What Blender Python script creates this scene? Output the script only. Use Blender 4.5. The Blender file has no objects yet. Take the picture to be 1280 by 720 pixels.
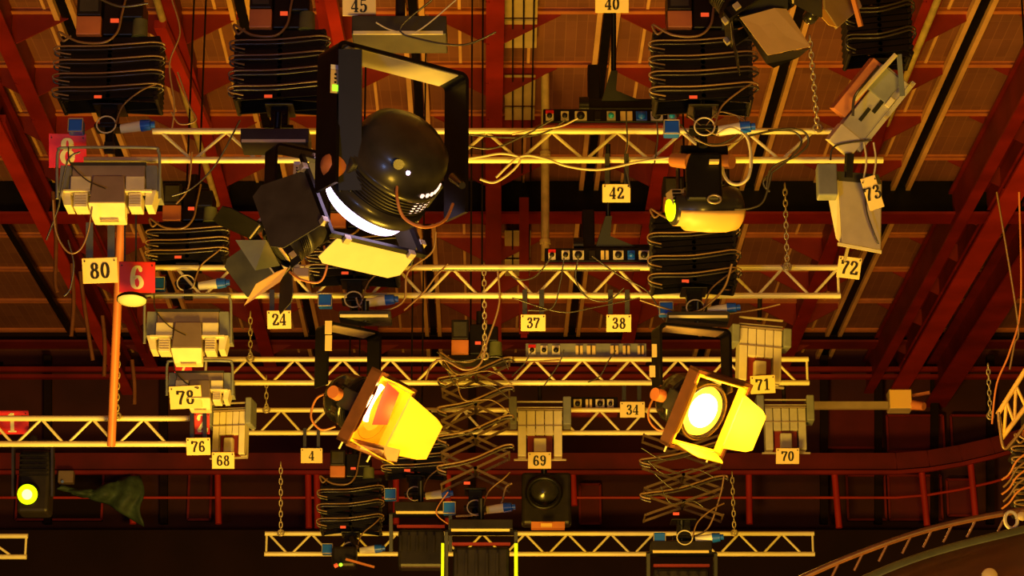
import bpy, math, random
from mathutils import Vector, Matrix
random.seed(7)
SC = bpy.context.scene
COL = SC.collection
FPX, TH, CZ = 3270.0, math.radians(17.32), 1.5
c_, s_ = math.cos(TH), math.sin(TH)
R = Vector((1, 0, 0)); U = Vector((0, -s_, c_)); F = Vector((0, c_, s_))
CAM = Vector((0, 0, CZ))

# ---------------------------------------------------------------- placing
class PV(Vector):                       # a point that remembers where it is seen
    pass
def P(px, py, t):                       # point seen at px,py, t metres deep
    q = PV(CAM + t * (F + R * ((px - 640) / FPX) + U * ((360 - py) / FPX))); q.src = (px, py, t); return q
def PY(px, py, Y):                      # the same on the vertical plane y = Y
    v = (360 - py) / FPX
    return P(px, py, Y / (c_ - v * s_))
def PZ(px, py, z):                      # on the level plane z above the lens
    v = (360 - py) / FPX
    return P(px, py, z / (s_ + v * c_))
def cv(x, y, z):                        # right, up, toward the viewer -> world direction
    return (R * x + U * y - F * z).normalized()
def V(*a): return Vector(a)

# ---------------------------------------------------------------- materials
def mat(name, col, rough=.5, metal=0.0, emit=None, es=0, coat=0, bump=0, var=0, scale=8):
    m = bpy.data.materials.new(name); m.use_nodes = True
    nt = m.node_tree; b = nt.nodes['Principled BSDF']
    b.inputs['Base Color'].default_value = (*col, 1)
    b.inputs['Roughness'].default_value = rough
    b.inputs['Metallic'].default_value = metal
    if max(col) < .04: b.inputs['Specular IOR Level'].default_value = .28
    if coat: b.inputs['Coat Weight'].default_value = coat; b.inputs['Coat Roughness'].default_value = .15
    if emit:
        b.inputs['Emission Color'].default_value = (*emit, 1); b.inputs['Emission Strength'].default_value = es
    if var or bump:
        tc = nt.nodes.new('ShaderNodeTexCoord'); n = nt.nodes.new('ShaderNodeTexNoise')
        n.inputs['Scale'].default_value = scale; n.inputs['Detail'].default_value = 5
        nt.links.new(tc.outputs['Object'], n.inputs['Vector'])
        if var:
            r = nt.nodes.new('ShaderNodeValToRGB')
            r.color_ramp.elements[0].position = .3; r.color_ramp.elements[1].position = .7
            r.color_ramp.elements[0].color = (*[x * (1 - var) for x in col], 1)
            r.color_ramp.elements[1].color = (*[min(1, x * (1 + var)) for x in col], 1)
            nt.links.new(n.outputs['Fac'], r.inputs['Fac']); nt.links.new(r.outputs['Color'], b.inputs['Base Color'])
        if bump:
            u = nt.nodes.new('ShaderNodeBump'); u.inputs['Strength'].default_value = bump; u.inputs['Distance'].default_value = .01
            nt.links.new(n.outputs['Fac'], u.inputs['Height']); nt.links.new(u.outputs['Normal'], b.inputs['Normal'])
    return m
M = dict(
    black=mat('black_paint', (.006, .005, .005), .38, var=.3),
    glossy=mat('satin_black_housing', (.03, .026, .022), .36, coat=.25, var=.4, scale=5),
    gloss=mat('black_gloss', (.02, .017, .015), .22, coat=.5, var=.3),
    dark=mat('dark_metal', (.02, .016, .015), .4, .3, var=.3),
    charcoal=mat('charcoal_metal', (.05, .047, .04), .45, .2, var=.25),
    olive=mat('olive_metal', (.12, .13, .05), .4, var=.2),
    grey=mat('grey_enamel', (.24, .25, .24), .5, var=.15),
    greyl=mat('light_grey_enamel', (.5, .46, .34), .5, var=.12),
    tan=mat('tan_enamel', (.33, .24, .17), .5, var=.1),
    pale=mat('pale_ceramic', (.8, .7, .46), .5, var=.08),
    alu=mat('truss_aluminium', (.92, .82, .46), .4, .12, var=.08, scale=3),
    alud=mat('weathered_aluminium', (.5, .42, .3), .4, .3, var=.2),
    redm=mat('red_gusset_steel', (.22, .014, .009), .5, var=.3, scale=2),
    arm=mat('orange_lit_arm', (.16, .10, .055), .35, .4),  # brown tone stands for orange light on black arms
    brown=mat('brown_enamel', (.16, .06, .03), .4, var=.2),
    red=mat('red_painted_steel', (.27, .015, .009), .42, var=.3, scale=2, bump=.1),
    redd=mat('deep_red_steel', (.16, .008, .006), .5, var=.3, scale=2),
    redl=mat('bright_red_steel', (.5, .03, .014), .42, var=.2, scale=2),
    oran=mat('orange_primer_steel', (.62, .2, .07), .45, var=.2, scale=3),
    batten=mat('pale_batten', (.85, .46, .2), .5, var=.2, scale=2),
    ypipe=mat('brass_pipe', (.75, .55, .2), .35, .2, var=.2),
    sign=mat('cream_sign_board', (.84, .62, .26), .55, var=.05),
    signr=mat('red_sign_board', (.62, .01, .02), .45, var=.05),
    ink=mat('black_ink', (.012, .008, .006), .6),
    creamink=mat('cream_ink', (.85, .8, .55), .6),
    rubber=mat('black_cable_rubber', (.045, .035, .028), .28, coat=.3),
    brownc=mat('brown_cable_rubber', (.22, .12, .055), .35, coat=.3),
    palec=mat('pale_cable', (.7, .6, .42), .4),
    orangec=mat('orange_cable', (.55, .2, .06), .35),
    blue=mat('blue_plug_plastic', (.01, .12, .85), .35),
    cyan=mat('cyan_socket_plastic', (.02, .4, .8), .35),
    white=mat('white_plug_plastic', (.85, .82, .72), .4),
    gold=mat('gold_reflector', (.9, .55, .16), .45),
    led=mat('green_led', (.2, .6, .05), .4, emit=(.35, 1, .02), es=1.6),
    disp=mat('red_display', (.3, .03, .01), .4, emit=(1, .09, .02), es=.8),
    chain=mat('steel_chain', (.5, .4, .25), .35, .5),
    tarp=mat('green_tarpaulin', (.07, .12, .06), .6, var=.4, bump=.4),
    lensw=mat('lit_white_lens', (.9, .8, .9), .3, emit=(1, .72, 1.15), es=4.5),
    leak=mat('lamp_glow_slot', (.9, .8, .8), .3, emit=(1, .62, .5), es=1.6),
    lensy=mat('lit_amber_lens', (.9, .5, .1), .3, emit=(1, .38, .012), es=5),
    lenso=mat('dim_amber_lens', (.8, .3, .03), .3, emit=(1, .34, .01), es=1.2),
    lensh=mat('hot_filament_glass', (1, .8, .4), .3, emit=(1, .62, .22), es=26),
    lensg=mat('lit_lime_lens', (.7, .9, .05), .3, emit=(.62, 1, .0), es=1.6),
    lensb=mat('bright_lime_lens', (.8, 1, .2), .3, emit=(.75, 1, .05), es=12),
    lensd=mat('unlit_lens_glass', (.06, .06, .05), .08, coat=.8),
    doorlit=mat('lit_door_tone', (.62, .55, .36), .5, var=.05),  # pale tone stands for light on one door and a yoke
    gelor=mat('amber_lit_door', (.95, .62, .05), .5, var=.05),  # the lamp's amber light put into door and holder colour
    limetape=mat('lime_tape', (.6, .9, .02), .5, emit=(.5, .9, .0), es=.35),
    wall=mat('dark_studio_wall', (.07, .012, .010), .8, var=.5, scale=.8),
    walld=mat('black_drape', (.018, .006, .006), .9, var=.3, scale=1),
    floor=mat('studio_floor', (.05, .045, .04), .5, var=.2, scale=1),
    skyl=mat('skylight_pane', (.55, .4, .2), .4, var=.15, scale=3),
)
# acoustic ceiling board with seams
m = M['panel'] = mat('acoustic_board', (.33, .12, .07), .7)
nt = m.node_tree; b = nt.nodes['Principled BSDF']
tc = nt.nodes.new('ShaderNodeTexCoord'); mp = nt.nodes.new('ShaderNodeMapping')
mp.inputs['Rotation'].default_value = (0, 0, math.pi / 2)
br = nt.nodes.new('ShaderNodeTexBrick'); br.offset = 0
br.inputs['Color1'].default_value = (.29, .10, .06, 1); br.inputs['Color2'].default_value = (.36, .13, .075, 1)
br.inputs['Mortar'].default_value = (.46, .19, .1, 1)
br.inputs['Scale'].default_value = 1; br.inputs['Mortar Size'].default_value = .0035
br.inputs['Brick Width'].default_value = .45; br.inputs['Row Height'].default_value = .105
ns = nt.nodes.new('ShaderNodeTexNoise'); ns.inputs['Scale'].default_value = 1.7; ns.inputs['Detail'].default_value = 6
mx = nt.nodes.new('ShaderNodeMixRGB'); mx.blend_type = 'MULTIPLY'; mx.inputs['Fac'].default_value = .55
nt.links.new(tc.outputs['Object'], mp.inputs['Vector']); nt.links.new(mp.outputs['Vector'], br.inputs['Vector'])
nt.links.new(tc.outputs['Object'], ns.inputs['Vector'])
nt.links.new(br.outputs['Color'], mx.inputs['Color1']); nt.links.new(ns.outputs['Fac'], mx.inputs['Color2'])
nt.links.new(mx.outputs['Color'], b.inputs['Base Color'])

# ---------------------------------------------------------------- mesh builder (world coordinates)
def basis(a):
    a = a.normalized(); h = V(0, 0, 1) if abs(a.z) < .95 else V(0, 1, 0)
    u = a.cross(h).normalized(); return u, a.cross(u).normalized()
def smooth(pts, n=5, closed=False):
    out = []; k = len(pts); pts = [Vector(p) for p in pts]
    if k < 3: return pts
    for i in range(k if closed else k - 1):
        g = (lambda j: pts[j % k]) if closed else (lambda j: pts[min(max(j, 0), k - 1)])
        p0, p1, p2, p3 = g(i - 1), g(i), g(i + 1), g(i + 2)
        for q in range(n):
            u = q / n
            out.append(.5 * (2 * p1 + (p2 - p0) * u + (2 * p0 - 5 * p1 + 4 * p2 - p3) * u * u + (3 * p1 - p0 - 3 * p2 + p3) * u ** 3))
    if not closed: out.append(pts[-1])
    return out
SPLIT = set('scissor_arm pivot_pin side_housing door_clip frame_pin tilt_knob screw bolt suspension_stem glow_slot vent_line cooling_fins button shutter_tab rail_edge glazing_bar yoke_knob'.split())
def piece(fn):
    def g(s, *a, **k):
        if s.depth == 0: s.marks.append((len(s.v), len(s.f)))
        s.depth += 1
        try: return fn(s, *a, **k)
        finally: s.depth -= 1
    return g
class MB:
    def __init__(s): s.v = []; s.f = []; s.sm = []; s.marks = []; s.depth = 0
    def add(s, vs, fs, sm=False):
        o = len(s.v); s.v += [Vector(q) for q in vs]; s.f += [tuple(i + o for i in f) for f in fs]; s.sm += [sm] * len(fs); return s
    @piece
    def hexa(s, q):                      # 8 corners, bottom loop then top loop
        return s.add(q, [(3, 2, 1, 0), (4, 5, 6, 7), (0, 1, 5, 4), (1, 2, 6, 5), (2, 3, 7, 6), (3, 0, 4, 7)])
    @piece
    def obox(s, c, x, y, z):             # centre + three half axes
        c = Vector(c)
        q = [c - x - y - z, c + x - y - z, c + x + y - z, c - x + y - z, c - x - y + z, c + x - y + z, c + x + y + z, c - x + y + z]
        return s.hexa(q)
    @piece
    def box(s, lo, hi):
        if hasattr(lo, 'src') and hasattr(hi, 'src'):      # front face fills the rectangle, depth from the two distances
            (xa, ya, ta), (xb, yb, tb) = lo.src, hi.src
            Yf = P((xa + xb) / 2, (ya + yb) / 2, min(ta, tb)).y
            lo, hi = Vector(PY(xa, ya, Yf)), Vector(PY(xb, yb, Yf)); hi = V(hi.x, hi.y, hi.z)
            lo.y = Yf + max(.003, abs(ta - tb))
        lo, hi = Vector(lo), Vector(hi); h = (hi - lo) / 2
        return s.obox((lo + hi) / 2, V(abs(h.x), 0, 0), V(0, abs(h.y), 0), V(0, 0, abs(h.z)))
    @piece
    def bar(s, a, b, w, h, up=V(0, 0, 1)):   # rectangular bar a->b
        a, b = Vector(a), Vector(b); d = (b - a); l = d.length; d.normalize()
        if abs(d.dot(up)) > .98: up = V(0, 1, 0)
        x = d.cross(up).normalized(); z = x.cross(d)
        return s.obox((a + b) / 2, d * l / 2, x * w / 2, z * h / 2)
    @piece
    def cyl(s, a, b, r0, r1=None, n=14):
        return s.tube([a, b], r0, n, r1=r1)
    @piece
    def tube(s, pts, r, n=8, r1=None, closed=False):
        pts = [Vector(p) for p in pts]; k = len(pts); vs = []; fs = []
        u = None
        for i, p in enumerate(pts):
            if closed: d = pts[(i + 1) % k] - pts[i - 1]
            else: d = pts[min(i + 1, k - 1)] - pts[max(i - 1, 0)]
            if d.length < 1e-9: d = V(0, 0, 1)
            d.normalize()
            if u is None: u, w = basis(d)
            else:
                u = (u - d * u.dot(d)); u = u.normalized() if u.length > 1e-6 else basis(d)[0]
                w = d.cross(u)
            rr = r if r1 is None else r + (r1 - r) * i / (k - 1)
            for j in range(n):
                t = 2 * math.pi * j / n; vs.append(p + (u * math.cos(t) + w * math.sin(t)) * rr)
        for i in range(k if closed else k - 1):
            for j in range(n):
                a = i * n + j; b = i * n + (j + 1) % n; i2 = (i + 1) % k
                fs.append((a, b, i2 * n + (j + 1) % n, i2 * n + j))
        s.add(vs, fs, True)
        if not closed:
            s.add(vs[:n], [tuple(range(n))[::-1]]); s.add(vs[-n:], [tuple(range(n))])
        return s
    @piece
    def lathe(s, o, a, prof, n=32, half=None):   # prof: (distance along a, radius)
        a = a.normalized(); u, w = basis(a); vs = []; fs = []; k = len(prof)
        for d, r in prof:
            for j in range(n):
                t = 2 * math.pi * j / n; vs.append(o + a * d + (u * math.cos(t) + w * math.sin(t)) * max(r, 1e-4))
        for i in range(k - 1):
            for j in range(n): fs.append((i * n + j, i * n + (j + 1) % n, (i + 1) * n + (j + 1) % n, (i + 1) * n + j))
        return s.add(vs, fs, True)
    @piece
    def prism(s, poly, d):               # polygon swept by vector d
        n = len(poly); poly = [Vector(p) for p in poly]
        vs = poly + [p + d for p in poly]
        fs = [tuple(range(n))[::-1], tuple(range(n, 2 * n))] + [(i, (i + 1) % n, n + (i + 1) % n, n + i) for i in range(n)]
        return s.add(vs, fs)
    @piece
    def torus(s, c, u, w, ru, rw, r, n=16, m_=6):
        return s.tube([c + u * ru * math.cos(2 * math.pi * i / n) + w * rw * math.sin(2 * math.pi * i / n) for i in range(n)], r, m_, closed=True)
    def build(s, name, m, parent=None, label=None, bevel=0, origin=None):
        if name in SPLIT and len(s.marks) > 1:
            mk = s.marks + [(len(s.v), len(s.f))]
            for (v0, f0), (v1, f1) in zip(mk, mk[1:]):
                q = MB(); q.v = s.v[v0:v1]; q.f = [tuple(i - v0 for i in f) for f in s.f[f0:f1]]; q.sm = s.sm[f0:f1]
                o = q.build(name, m, parent, label, bevel, origin)
            return o
        me = bpy.data.meshes.new(name)
        o0 = Vector(parent['_o']) if parent is not None else (Vector(origin) if origin is not None else V(0, 0, 0))
        me.from_pydata([tuple(q - o0) for q in s.v], [], s.f)
        me.polygons.foreach_set('use_smooth', s.sm)
        me.materials.append(M[m]); me.update()
        import bmesh
        bb = bmesh.new(); bb.from_mesh(me); bmesh.ops.recalc_face_normals(bb, faces=bb.faces); bb.to_mesh(me); bb.free()
        o = bpy.data.objects.new(name, me); COL.objects.link(o)
        if parent is not None:
            o.parent = parent
        else: o.location = o0
        o['_o'] = tuple(o0)
        if label: o['label'] = label
        if bevel:
            bv = o.modifiers.new('bevel', 'BEVEL'); bv.width = bevel; bv.segments = 2; bv.limit_method = 'ANGLE'
        return o
def tag(o, label, cat=None, group=None, kind=None):
    o['label'] = label
    if cat: o['category'] = cat
    if group: o['group'] = group
    if kind: o['kind'] = kind
    return o
def thing(name, loc, label, cat, group=None, kind=None):
    o = bpy.data.objects.new(name, None); COL.objects.link(o); o.location = loc; o.empty_display_size = .1
    o['_o'] = tuple(loc); return tag(o, label, cat, group, kind)
def solo(mb, name, m, label, cat, group=None, kind=None, bevel=0):
    c = sum(mb.v, V(0, 0, 0)) / len(mb.v)
    return tag(mb.build(name, m, None, None, bevel, c), label, cat, group, kind)

# ================================================================ SETTING
H = 10.0                                 # ceiling above the lens
ROOF = -.0106                            # the roof runs a touch off the view axis
YB = 35.0
def rx(X0, Y): return X0 + ROOF * (Y - 22)
def zc(z): return CZ + z
fl = MB().box((-13, -4, -.1), (13, YB + .3, 0)); tag(fl.build('floor', 'floor'), 'dark studio floor', kind='structure')
ce = MB().box((-13, 8, zc(H)), (13, YB + .3, zc(H) + .12)); tag(ce.build('ceiling', 'panel'), 'brown acoustic board ceiling', kind='structure')
tag(MB().box((-13, YB, 0), (13, YB + .3, zc(H))).build('wall_back', 'wall'), 'dark red back wall of the studio', kind='structure')
tag(MB().box((-13.2, -4, 0), (-13, YB + .3, zc(H))).build('wall_left', 'walld'), 'black left wall', kind='structure')
tag(MB().box((13, -4, 0), (13.2, YB + .3, zc(H))).build('wall_right', 'walld'), 'black right wall', kind='structure')

def X_at(px, py, z):
    p = PZ(px, py, z); return p.x - ROOF * (p.y - 22)
# main roof beams (run away from the viewer) with gusset plates
purY = []
k0 = 2.307 * H
dY = .1352 * H
i = -1
while True:
    y = k0 + dY * i
    if y > YB - .3: break
    purY.append(y); i += 1
BX = [X_at(p, 0, H - .25) for p in (-8, 212, 408, 619, 862, 1158, 1382)]
names = ['far left edge', 'left of the left scissor hangers', 'behind the large fresnel', 'middle of the ceiling', 'right of the middle', 'beside the tilted grey flood', 'far right edge']
for bi, X0 in enumerate(BX):
    a, e = 15, YB
    t = thing('roof_beam', (rx(X0, 22), 22, zc(H)), 'red steel roof beam running away from the viewer, ' + names[bi], 'beam', 'red main roof beams', 'structure')
    d = V(ROOF, 1, 0); L = (e - a)
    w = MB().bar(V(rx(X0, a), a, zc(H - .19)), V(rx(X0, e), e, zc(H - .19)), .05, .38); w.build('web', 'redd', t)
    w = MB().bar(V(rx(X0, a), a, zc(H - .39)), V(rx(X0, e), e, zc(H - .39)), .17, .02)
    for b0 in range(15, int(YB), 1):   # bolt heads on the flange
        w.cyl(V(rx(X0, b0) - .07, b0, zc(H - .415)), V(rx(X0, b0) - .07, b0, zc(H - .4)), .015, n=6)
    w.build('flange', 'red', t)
    for y in purY:
        for sd in (-1, 1):
            x = rx(X0, y) + sd * .03
            g = MB().prism([V(x, y + .03, zc(H)), V(x + sd * .6, y + .03, zc(H)), V(x + sd * .6, y + .03, zc(H - .06)), V(x, y + .03, zc(H - .38))], V(0, .02, 0))
            g.build('gusset_plate', 'redm', t)
for y in purY:
    w = MB().box((-12.9, y - .03, zc(H) - .055), (12.9, y + .03, zc(H) - .045)).box((-12.9, y - .01, zc(H) - .05), (12.9, y + .01, zc(H)))
    tag(w.build('ceiling_purlin', 'oran', None, None, 0, V(0, y, zc(H))), 'thin orange steel purlin crossing under the ceiling boards', None, 'ceiling purlins', 'structure')
# slot rails: two battens either side of a black slot
SX = [X_at(p, 0, H - .1) for p in (74, 298, 515, 763, 1005, 1233)]
for si, X0 in enumerate(SX):
    t = thing('slot_rail', (rx(X0, 22), 22, zc(H)), 'pair of pale battens either side of a black slot, number %s from the left' % ['one', 'two', 'three', 'four', 'five', 'six'][si], 'ceiling slot', 'ceiling slot rails', 'structure')
    MB().bar(V(rx(X0, 15), 15, zc(H - .075)), V(rx(X0, YB), YB, zc(H - .075)), .085, .04).build('slot', 'black', t)
    for sd in (-1, 1):
        MB().bar(V(rx(X0 + sd * .085, 15), 15, zc(H - .085)), V(rx(X0 + sd * .085, YB), YB, zc(H - .085)), .05, .07).build('batten', 'batten', t)
# pale edge strips by the gussets
for X0 in BX:
    for sd in (-1, 1):
        w = MB().bar(V(rx(X0 + sd * .34, 15), 15, zc(H - .015)), V(rx(X0 + sd * .34, YB), YB, zc(H - .015)), .03, .02)
        tag(w.build('ceiling_trim', 'batten', None, None, 0, V(rx(X0 + sd * .34, 22), 22, zc(H))), 'thin pale strip along the edge of the ceiling boards', None, 'ceiling board strips', 'structure')
# brass conduits beside two beams
for (px, pz, lb) in ((199, 10, 'left'), (1172, 0, 'right')):
    X0 = X_at(px, pz, H - .45)
    w = MB().tube([V(rx(X0, y), y, zc(H - .45)) for y in (15, 20, 27.5 if px < 600 else 25)], .035, 10)
    solo(w, 'conduit_pipe', 'ypipe', 'long yellow conduit pipe along the roof beam on the %s' % lb, 'pipe')
w = MB().tube([PY(681.5, -30, 24.5), PY(681.5, 325, 24.5)], .042, 12)
for yy in (70, 190, 300): w.cyl(PY(681.5, yy, 24.5), PY(681.5, yy + 5, 24.5), .055)
solo(w, 'upright_pipe', 'ypipe', 'upright yellow pipe just right of the middle of the ceiling', 'pipe')
# bright panes between beam and pipe
t = thing('skylight', PZ(652, 60, H - .3), 'row of pale panes with dark bars between the central roof beam and the pipe', 'skylight', None, 'structure')
for j, (ya, yb) in enumerate(((-20, 22), (26, 60), (96, 132), (136, 150), (290, 322), (326, 345))):
    p0, p1 = PZ(631, yb, H - .16), PZ(673, ya, H - .16)
    MB().box((p0.x, p1.y, p0.z), (p0.x + .31, p0.y, p0.z + .02)).build('pane', 'skyl', t)
q = MB()
for px in (641, 655, 668):
    a, b_ = PZ(px, -20, H - .2), PZ(px - 1, 345, H - .2); b_.x = a.x
    q.bar(a, b_, .015, .02)
q.build('glazing_bar', 'black', t)
# red columns in the centre hanging in front of ceiling
for (px, w_, y0, y1, lb) in ((617, 13, -20, 450, 'central, behind the three truss rows'), (655, 8, 250, 420, 'narrow, just right of the central one')):
    a, b_ = PY(px, y0, 27.2), PY(px, y1, 27.2)
    k = 28.5 / FPX
    w = MB().bar(a, b_, w_ * k, .14).bar(a + V(0, -.08, 0), b_ + V(0, -.08, 0), w_ * k * 1.5, .015)
    solo(w, 'steel_hanger', 'red', 'tall red steel hanger column, ' + lb, 'hanger', None, 'structure')
# cross girders
def girder(y0, y1, topz, botz, nm, lb, fm='red', wm='walld', x0=-12.9, x1=12.9, fw=.35):
    t = thing('cross_girder', (0, y0, zc(topz)), lb, 'girder', None, 'structure')
    MB().box((x0, y0 + .1, zc(botz)), (x1, y0 + .16, zc(topz))).build('web', wm, t)
    MB().box((x0, y0 - fw / 2 + .13, zc(botz) - .03), (x1, y0 + fw / 2 + .13, zc(botz))).build('flange', fm, t)
YA = H / math.tan(TH + math.atan((360 - 222) / FPX))
girder(YA, 0, H - .01, H - .42, 'a', 'deep black cross girder with red lower flange under the ceiling', wm='black')
YC = H / math.tan(TH + math.atan((360 - 408) / FPX))
girder(YC, 0, H - .01, H - .2, 'b', 'dark far cross girder near the back wall', 'redd')
for (py, zz, lb) in ((462, .06, 'upper'), (471, .05, 'lower')):
    p = PY(640, py, YB - .5)
    tag(MB().box((-12.9, p.y - .05, p.z - zz / 2), (12.9, p.y + .05, p.z + zz / 2)).build('wall_rail', 'red', None, None, 0, V(0, p.y, p.z)), 'thin red rail along the back wall, ' + lb, None, None, 'structure')
# big side girders: double red beams, parallel to the slots
def side_girder(px, py, z, wm, wd, hh, m_, lb):
    X0 = X_at(px, py, z)
    t = thing('side_girder', (rx(X0, 22), 22, zc(z)), lb, 'girder', None, 'structure')
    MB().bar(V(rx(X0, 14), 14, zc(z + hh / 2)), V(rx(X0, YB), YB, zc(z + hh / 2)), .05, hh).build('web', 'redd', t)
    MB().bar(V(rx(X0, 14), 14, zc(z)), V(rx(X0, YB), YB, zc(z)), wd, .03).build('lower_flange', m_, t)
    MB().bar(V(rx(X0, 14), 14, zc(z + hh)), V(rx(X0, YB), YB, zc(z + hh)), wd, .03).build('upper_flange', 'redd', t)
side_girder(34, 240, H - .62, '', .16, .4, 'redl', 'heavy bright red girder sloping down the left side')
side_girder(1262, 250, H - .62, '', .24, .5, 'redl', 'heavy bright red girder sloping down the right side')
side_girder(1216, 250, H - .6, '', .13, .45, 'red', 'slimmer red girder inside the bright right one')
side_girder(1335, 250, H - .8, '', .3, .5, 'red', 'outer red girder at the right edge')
# diagonal red braces between
for (a, b_, m_, lb) in (((200, 30), (258, 160), 'redl', 'left brace beside the conduit'), ((412, -10), (428, 70), 'redl', 'upright orange brace behind the left scissor hanger'),
                       ((1260, 240), (1215, 330), 'redl', 'short brace at the right girder'), ((0, 148), (62, 300), 'red', 'brace at the far left'), ((92, 250), (180, 440), 'red', 'brace behind the sign reading 6'), ((1120, 90), (1040, 360), 'redd', 'brace behind the grey floods')):
    p0 = PZ(*a, H - .5); p1 = PZ(*b_, H - .5)
    solo(MB().bar(p0, p1, .11, .08), 'roof_brace', m_, 'red roof brace, ' + lb, 'brace', None, 'structure')
# dark diagonal bars over the left ceiling
for (a, b_) in (((0, 268), (92, 420)), ((0, 455), (32, 500))):
    p0, p1 = PZ(*a, H - .2), PZ(*b_, H - .2)
    solo(MB().bar(p0, p1, .08, .06), 'ceiling_rail', 'black', 'black rail under the left ceiling boards', 'rail', 'black ceiling rails', 'structure')
# thin red conduits drooping on the left under the girder
for j, (pts, m_) in enumerate((([(66, 240), (70, 300), (69, 350), (72, 365)], 'brownc'), ([(90, 330), (92, 380), (89, 420)], 'brownc'), ([(100, 340), (108, 400), (116, 450)], 'brownc'), ([(128, 395), (131, 430), (130, 470)], 'brownc'), ([(165, 450), (168, 480), (168, 505)], 'brownc'))):
    solo(MB().tube(smooth([PY(*p, 24.0) for p in pts]), .02, 6), 'hanging_conduit', 'brown', 'thin hanging orange-brown conduit on the left, %s from the edge' % ['first', 'second', 'third', 'fourth', 'fifth'][j], 'conduit', 'conduits hanging at the left')

# ---------------------------------------------------------------- gallery along the back wall
YG = 34.0
def gal(px, py): return PY(px, py, YG)
t = thing('gallery_railing', gal(640, 655), 'red steel gallery railing running the width of the back wall', 'railing')
def curve_up(px, base):       # rises at the right end
    return base - max(0, px - 1120) ** 1.6 * .009
pts = [(x, curve_up(x, 577)) for x in list(range(-40, 1121, 116)) + [1120, 1160, 1200, 1240, 1300]]
q = MB()
for a, b_ in zip(pts, pts[1:]): q.bar(gal(*a), gal(*b_), .07, .22)
q.build('top_rail', 'redd', t)
q = MB()
for a, b_ in zip(pts, pts[1:]):
    q.bar(gal(a[0], a[1] + 15) - V(0, .06, 0), gal(b_[0], b_[1] + 15) - V(0, .06, 0), .06, .05)
q.build('lower_lip', 'red', t)
q = MB()
for a, b_ in zip(pts, pts[1:]): q.cyl(gal(a[0], a[1] + 45), gal(b_[0], b_[1] + 45), .018)
q.build('mid_rail', 'redl', t)
for (xa, xb, yb) in ((167, 166, 655), (272, 273, 655), (385, 386, 660), (396, 397, 660), (716, 718, 632), (936, 937, 655), (1043, 1049, 660), (1152, 1159, 657), (1213, 1220, 650), (495, 495, 655), (560, 560, 655)):
    MB().cyl(gal(xa, curve_up(xa, 577) + 12), gal(xb, yb), .045, n=8).build('post', 'redl', t)
t = thing('gallery_deck', gal(640, 662), 'black gallery deck front below the railing', 'deck', None, 'structure')
MB().box((-12.9, YG + .02, CZ + 2), (12.9, YG + .12, gal(640, 662).z)).build('fascia', 'walld', t)
MB().box((-12.9, YG + .02, gal(640, 662).z - .06), (12.9, YB, gal(640, 662).z)).build('deck_slab', 'walld', t)
# wall panels behind the rail (recessed doors & uprights)
for j, (xa, xb, ya, yb, m_) in enumerate(((20, 130, 590, 650, 'walld'), (235, 265, 590, 650, 'wall'), (725, 750, 606, 655, 'redd'), (1030, 1100, 512, 560, 'redd'), (1110, 1178, 520, 565, 'redd'), (1190, 1240, 520, 560, 'wall'), (1112, 1175, 595, 650, 'redd'), (1060, 1105, 595, 650, 'wall'), (1185, 1215, 600, 645, 'redd'), (690, 715, 395, 440, 'redd'))):
    a, b_ = PY(xa, yb, YB - .12), PY(xb, ya, YB - .12)
    t = thing('wall_panel', ((a.x + b_.x) / 2, YB, a.z), 'dark recessed panel in a red frame on the back wall', None, 'panels on the back wall', 'structure')
    MB().box(a, b_ + V(0, .1, 0)).build('board', m_, t)
    fr = MB()
    for (p0, p1) in (((a.x, a.z), (b_.x, a.z)), ((b_.x, a.z), (b_.x, b_.z)), ((b_.x, b_.z), (a.x, b_.z)), ((a.x, b_.z), (a.x, a.z))):
        fr.bar(V(p0[0], a.y - .02, p0[1]), V(p1[0], a.y - .02, p1[1]), .03, .03)
    fr.build('frame', 'red', t)
for j, px in enumerate((1098, 1168, 1238, 1030, 205, 60, 480, 590)):
    a, b_ = PY(px, 655, YB - .2), PY(px, 445, YB - .2)
    solo(MB().bar(a, b_, .1, .1), 'wall_upright', 'walld', 'black upright post against the back wall', 'post', 'uprights on the back wall', 'structure')

# green tarpaulin over the gallery rail, left
q = MB(); vs = []; fs = []
NX, NY = 26, 9
for i in range(NX + 1):
    u = i / NX
    px = 74 + 104 * u
    top = 607 + 6 * math.sin(u * 6) - (10 * max(0, u - .7) / .3); bot = 612 + 22 * min(1, u * 1.3) + (24 * max(0, u - .62) / .38)
    for j in range(NY + 1):
        w_ = j / NY
        p = PY(px + 3 * math.sin(w_ * 9 + u * 5), top + (bot - top) * w_, YG - .14 - .09 * math.sin(w_ * 3.1) - .05 * math.sin(u * 23 + w_ * 4))
        vs.append(p)
for i in range(NX):
    for j in range(NY):
        a = i * (NY + 1) + j; fs.append((a, a + 1, a + NY + 2, a + NY + 1))
q.add(vs, fs, True)
o = solo(q, 'tarpaulin', 'tarp', 'crumpled green tarpaulin hung on the gallery railing at the left', 'tarpaulin')
sd = o.modifiers.new('thick', 'SOLIDIFY'); sd.thickness = .02
a = PY(72, 603, YG - .12); b_ = PY(92, 588, YG - .3)
t = thing('wall_box', a, 'small cream box with blue light on the gallery railing at the left', 'box')
MB().box(a, b_).build('casing', 'tan', t, bevel=.01)
MB().cyl(PY(78, 602, YG - .3), PY(78, 602, YG - .34), .02).build('blue_light', 'blue', t)

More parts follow.
